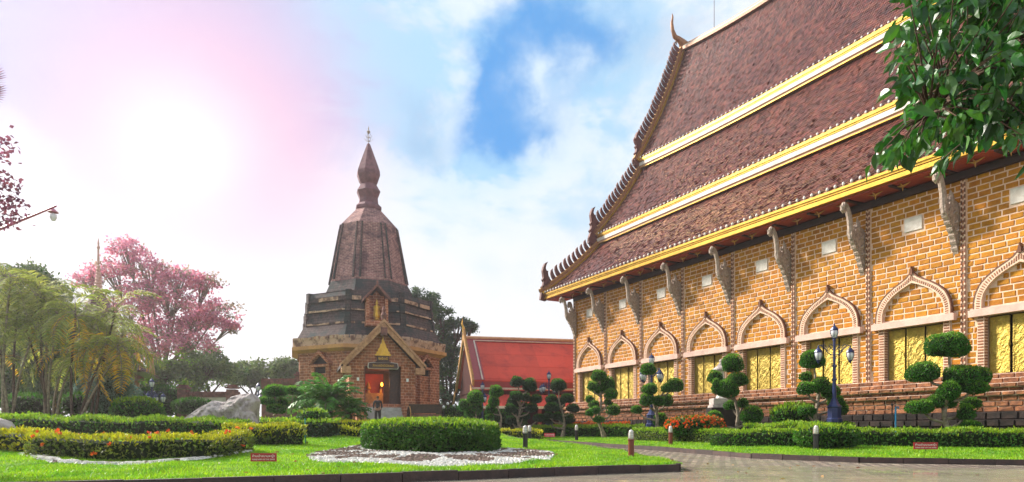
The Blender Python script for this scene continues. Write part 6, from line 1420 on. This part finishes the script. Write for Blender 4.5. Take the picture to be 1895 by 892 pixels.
for k in range(9):
    a_ = -PI+.15+k*(PI-.3)/8; reach = 1.0/math.sqrt((math.cos(a_)/3.05)**2+(math.sin(a_)/4.3)**2)
    cx_, cy_ = -2.15+math.cos(a_)*(1.98+(reach+.3-1.98)*.55), 19.2+math.sin(a_)*(1.98+(reach+1.7-1.98)*.50)
    q1 = (pts[:, 0]-cx_)*math.cos(a_)+(pts[:, 1]-cy_)*math.sin(a_); q2 = -(pts[:, 0]-cx_)*math.sin(a_)+(pts[:, 1]-cy_)*math.cos(a_)
    pet[((q1/(.55+.6*abs(math.sin(a_))))**2+(q2/.52)**2) < 1] = 1
pet[(hd_ > 2.05) & (hd_ < 2.2)] = 1
pebbles('pebble_bed', pts, .050, lawn_l, pet, [m_pebw, m_pebb])
lb_ = resample(np.array([tuple(hit(x, y, lawn_l))[:2] for x, y in ((46, 842), (78, 848), (104, 855), (150, 858.5), (210, 859.5), (280, 858), (350, 852.5), (410, 844.5), (455, 837))]), 260); pts = np.vstack([lb_+rp.normal(size=lb_.shape)*np.array([.03, .07]) for _ in range(6)])
pebbles('pebble_edging', pts, .058, lawn_l, (rp.random(len(pts)) < .06).astype(int), [m_pebw, m_pebb])

def grass(name, poly, bbox, fn, n, h, w, avoid=None, dens_pow=1.):
    rng = rngn(); x = rng.uniform(bbox[0], bbox[1], n*3); y = bbox[2]+(bbox[3]-bbox[2])*rng.random(n*3)**dens_pow; pts = np.stack([x, y], 1)
    k = in_poly(pts, poly) & (np.abs(pts[:, 0]) < pts[:, 1]*.80+.5)
    if avoid is not None: k &= ~avoid(pts)
    pts = pts[k][:n]; m = len(pts); z = fn(pts[:, 0], pts[:, 1])-.01
    tuft = .55+.45*np.sin(pts[:, 0]*1.7+2*np.sin(pts[:, 1]*.9))*np.sin(pts[:, 1]*1.3+1.5*np.sin(pts[:, 0]*1.1))
    hh = h*(.55+.6*rng.random(m))*(.6+.7*np.clip(tuft, 0, 1.1)); a = rng.random(m)*2*PI; wd = w*(.6+.8*rng.random(m)); ln = rng.normal(size=(m, 2))*hh[:, None]*.5
    V = np.stack([np.stack([pts[:, 0]-np.cos(a)*wd, pts[:, 1]-np.sin(a)*wd, z], 1), np.stack([pts[:, 0]+np.cos(a)*wd, pts[:, 1]+np.sin(a)*wd, z], 1), np.stack([pts[:, 0]+ln[:, 0], pts[:, 1]+ln[:, 1], z+hh], 1)], 1).reshape(-1, 3)
    return tag(NB().add(V, np.arange(3*m).reshape(m, 3)).build(name, m_grass), kind='stuff')
av = lambda p: (((p[:, 0]+1.98)/2.95)**2+((p[:, 1]-17.5)/4.3)**2 < 1)
grass('grass', polyL, (-16, 4, 7.5, 31), lawn_l, 230000, .062, .011, av, 1.25)
grass('grass', polyR, (-1, 32, 13, 42), lawn_r, 110000, .07, .014, None, 1.2)
wd_p = hit(785, 886, lambda x, y: path_z(y)); wq = NB(); ra = np.random.default_rng(3)
V, F_ = leaves(np.tile(np.array([0, 0, .05]), (12, 1)), np.stack([ra.normal(size=12), ra.normal(size=12)*.6, np.full(12, .45)], 1), .13, .045, ra); wq.add(V, F_, 0); wq.tube([(0, 0, -.02), (0, 0, .07)], .006, 5, 0)
tag(wq.build('weed', [l_shoot], None, loc=tuple(wd_p+Vector((0, 0, .0)))), 'small bright green weed growing against the front kerb', 'weed')

rl = np.random.default_rng(21); n = 70; xs_ = rl.uniform(-6, 9, n); ys_ = rl.uniform(10, 19, n); inl = in_poly(np.stack([xs_, ys_], 1), polyL); zl = np.where(inl, lawn_l(xs_, ys_)+.045, path_z(ys_)+.012)
V, F_ = leaves(np.stack([xs_, ys_, zl], 1), np.stack([rl.normal(size=n), rl.normal(size=n), .08*rl.normal(size=n)], 1), rl.uniform(.05, .11, n), .025, rl, .5)
tag(NB().add(V, F_).build('fallen_leaves', leafm('dry fallen leaf', (.30, .14, .05), (.22, .16, .03), .2)), kind='stuff')
HZ = 0.0008  # added haze, standing in for the pale pink veil of lens flare
if HZ:
    hm = bpy.data.materials.new('flare veil haze'); hm.use_nodes = True; ht = hm.node_tree; ht.nodes.clear()
    pv2 = ht.nodes.new('ShaderNodeVolumePrincipled'); pv2.inputs['Color'].default_value = (1, .93, .95, 1); pv2.inputs['Density'].default_value = HZ; pv2.inputs['Anisotropy'].default_value = .65
    ho_ = ht.nodes.new('ShaderNodeOutputMaterial'); ht.links.new(pv2.outputs[0], ho_.inputs['Volume'])
    tag(NB().box(-290, 290, -130, 430, -1.2, 46).build('haze', hm), kind='stuff')
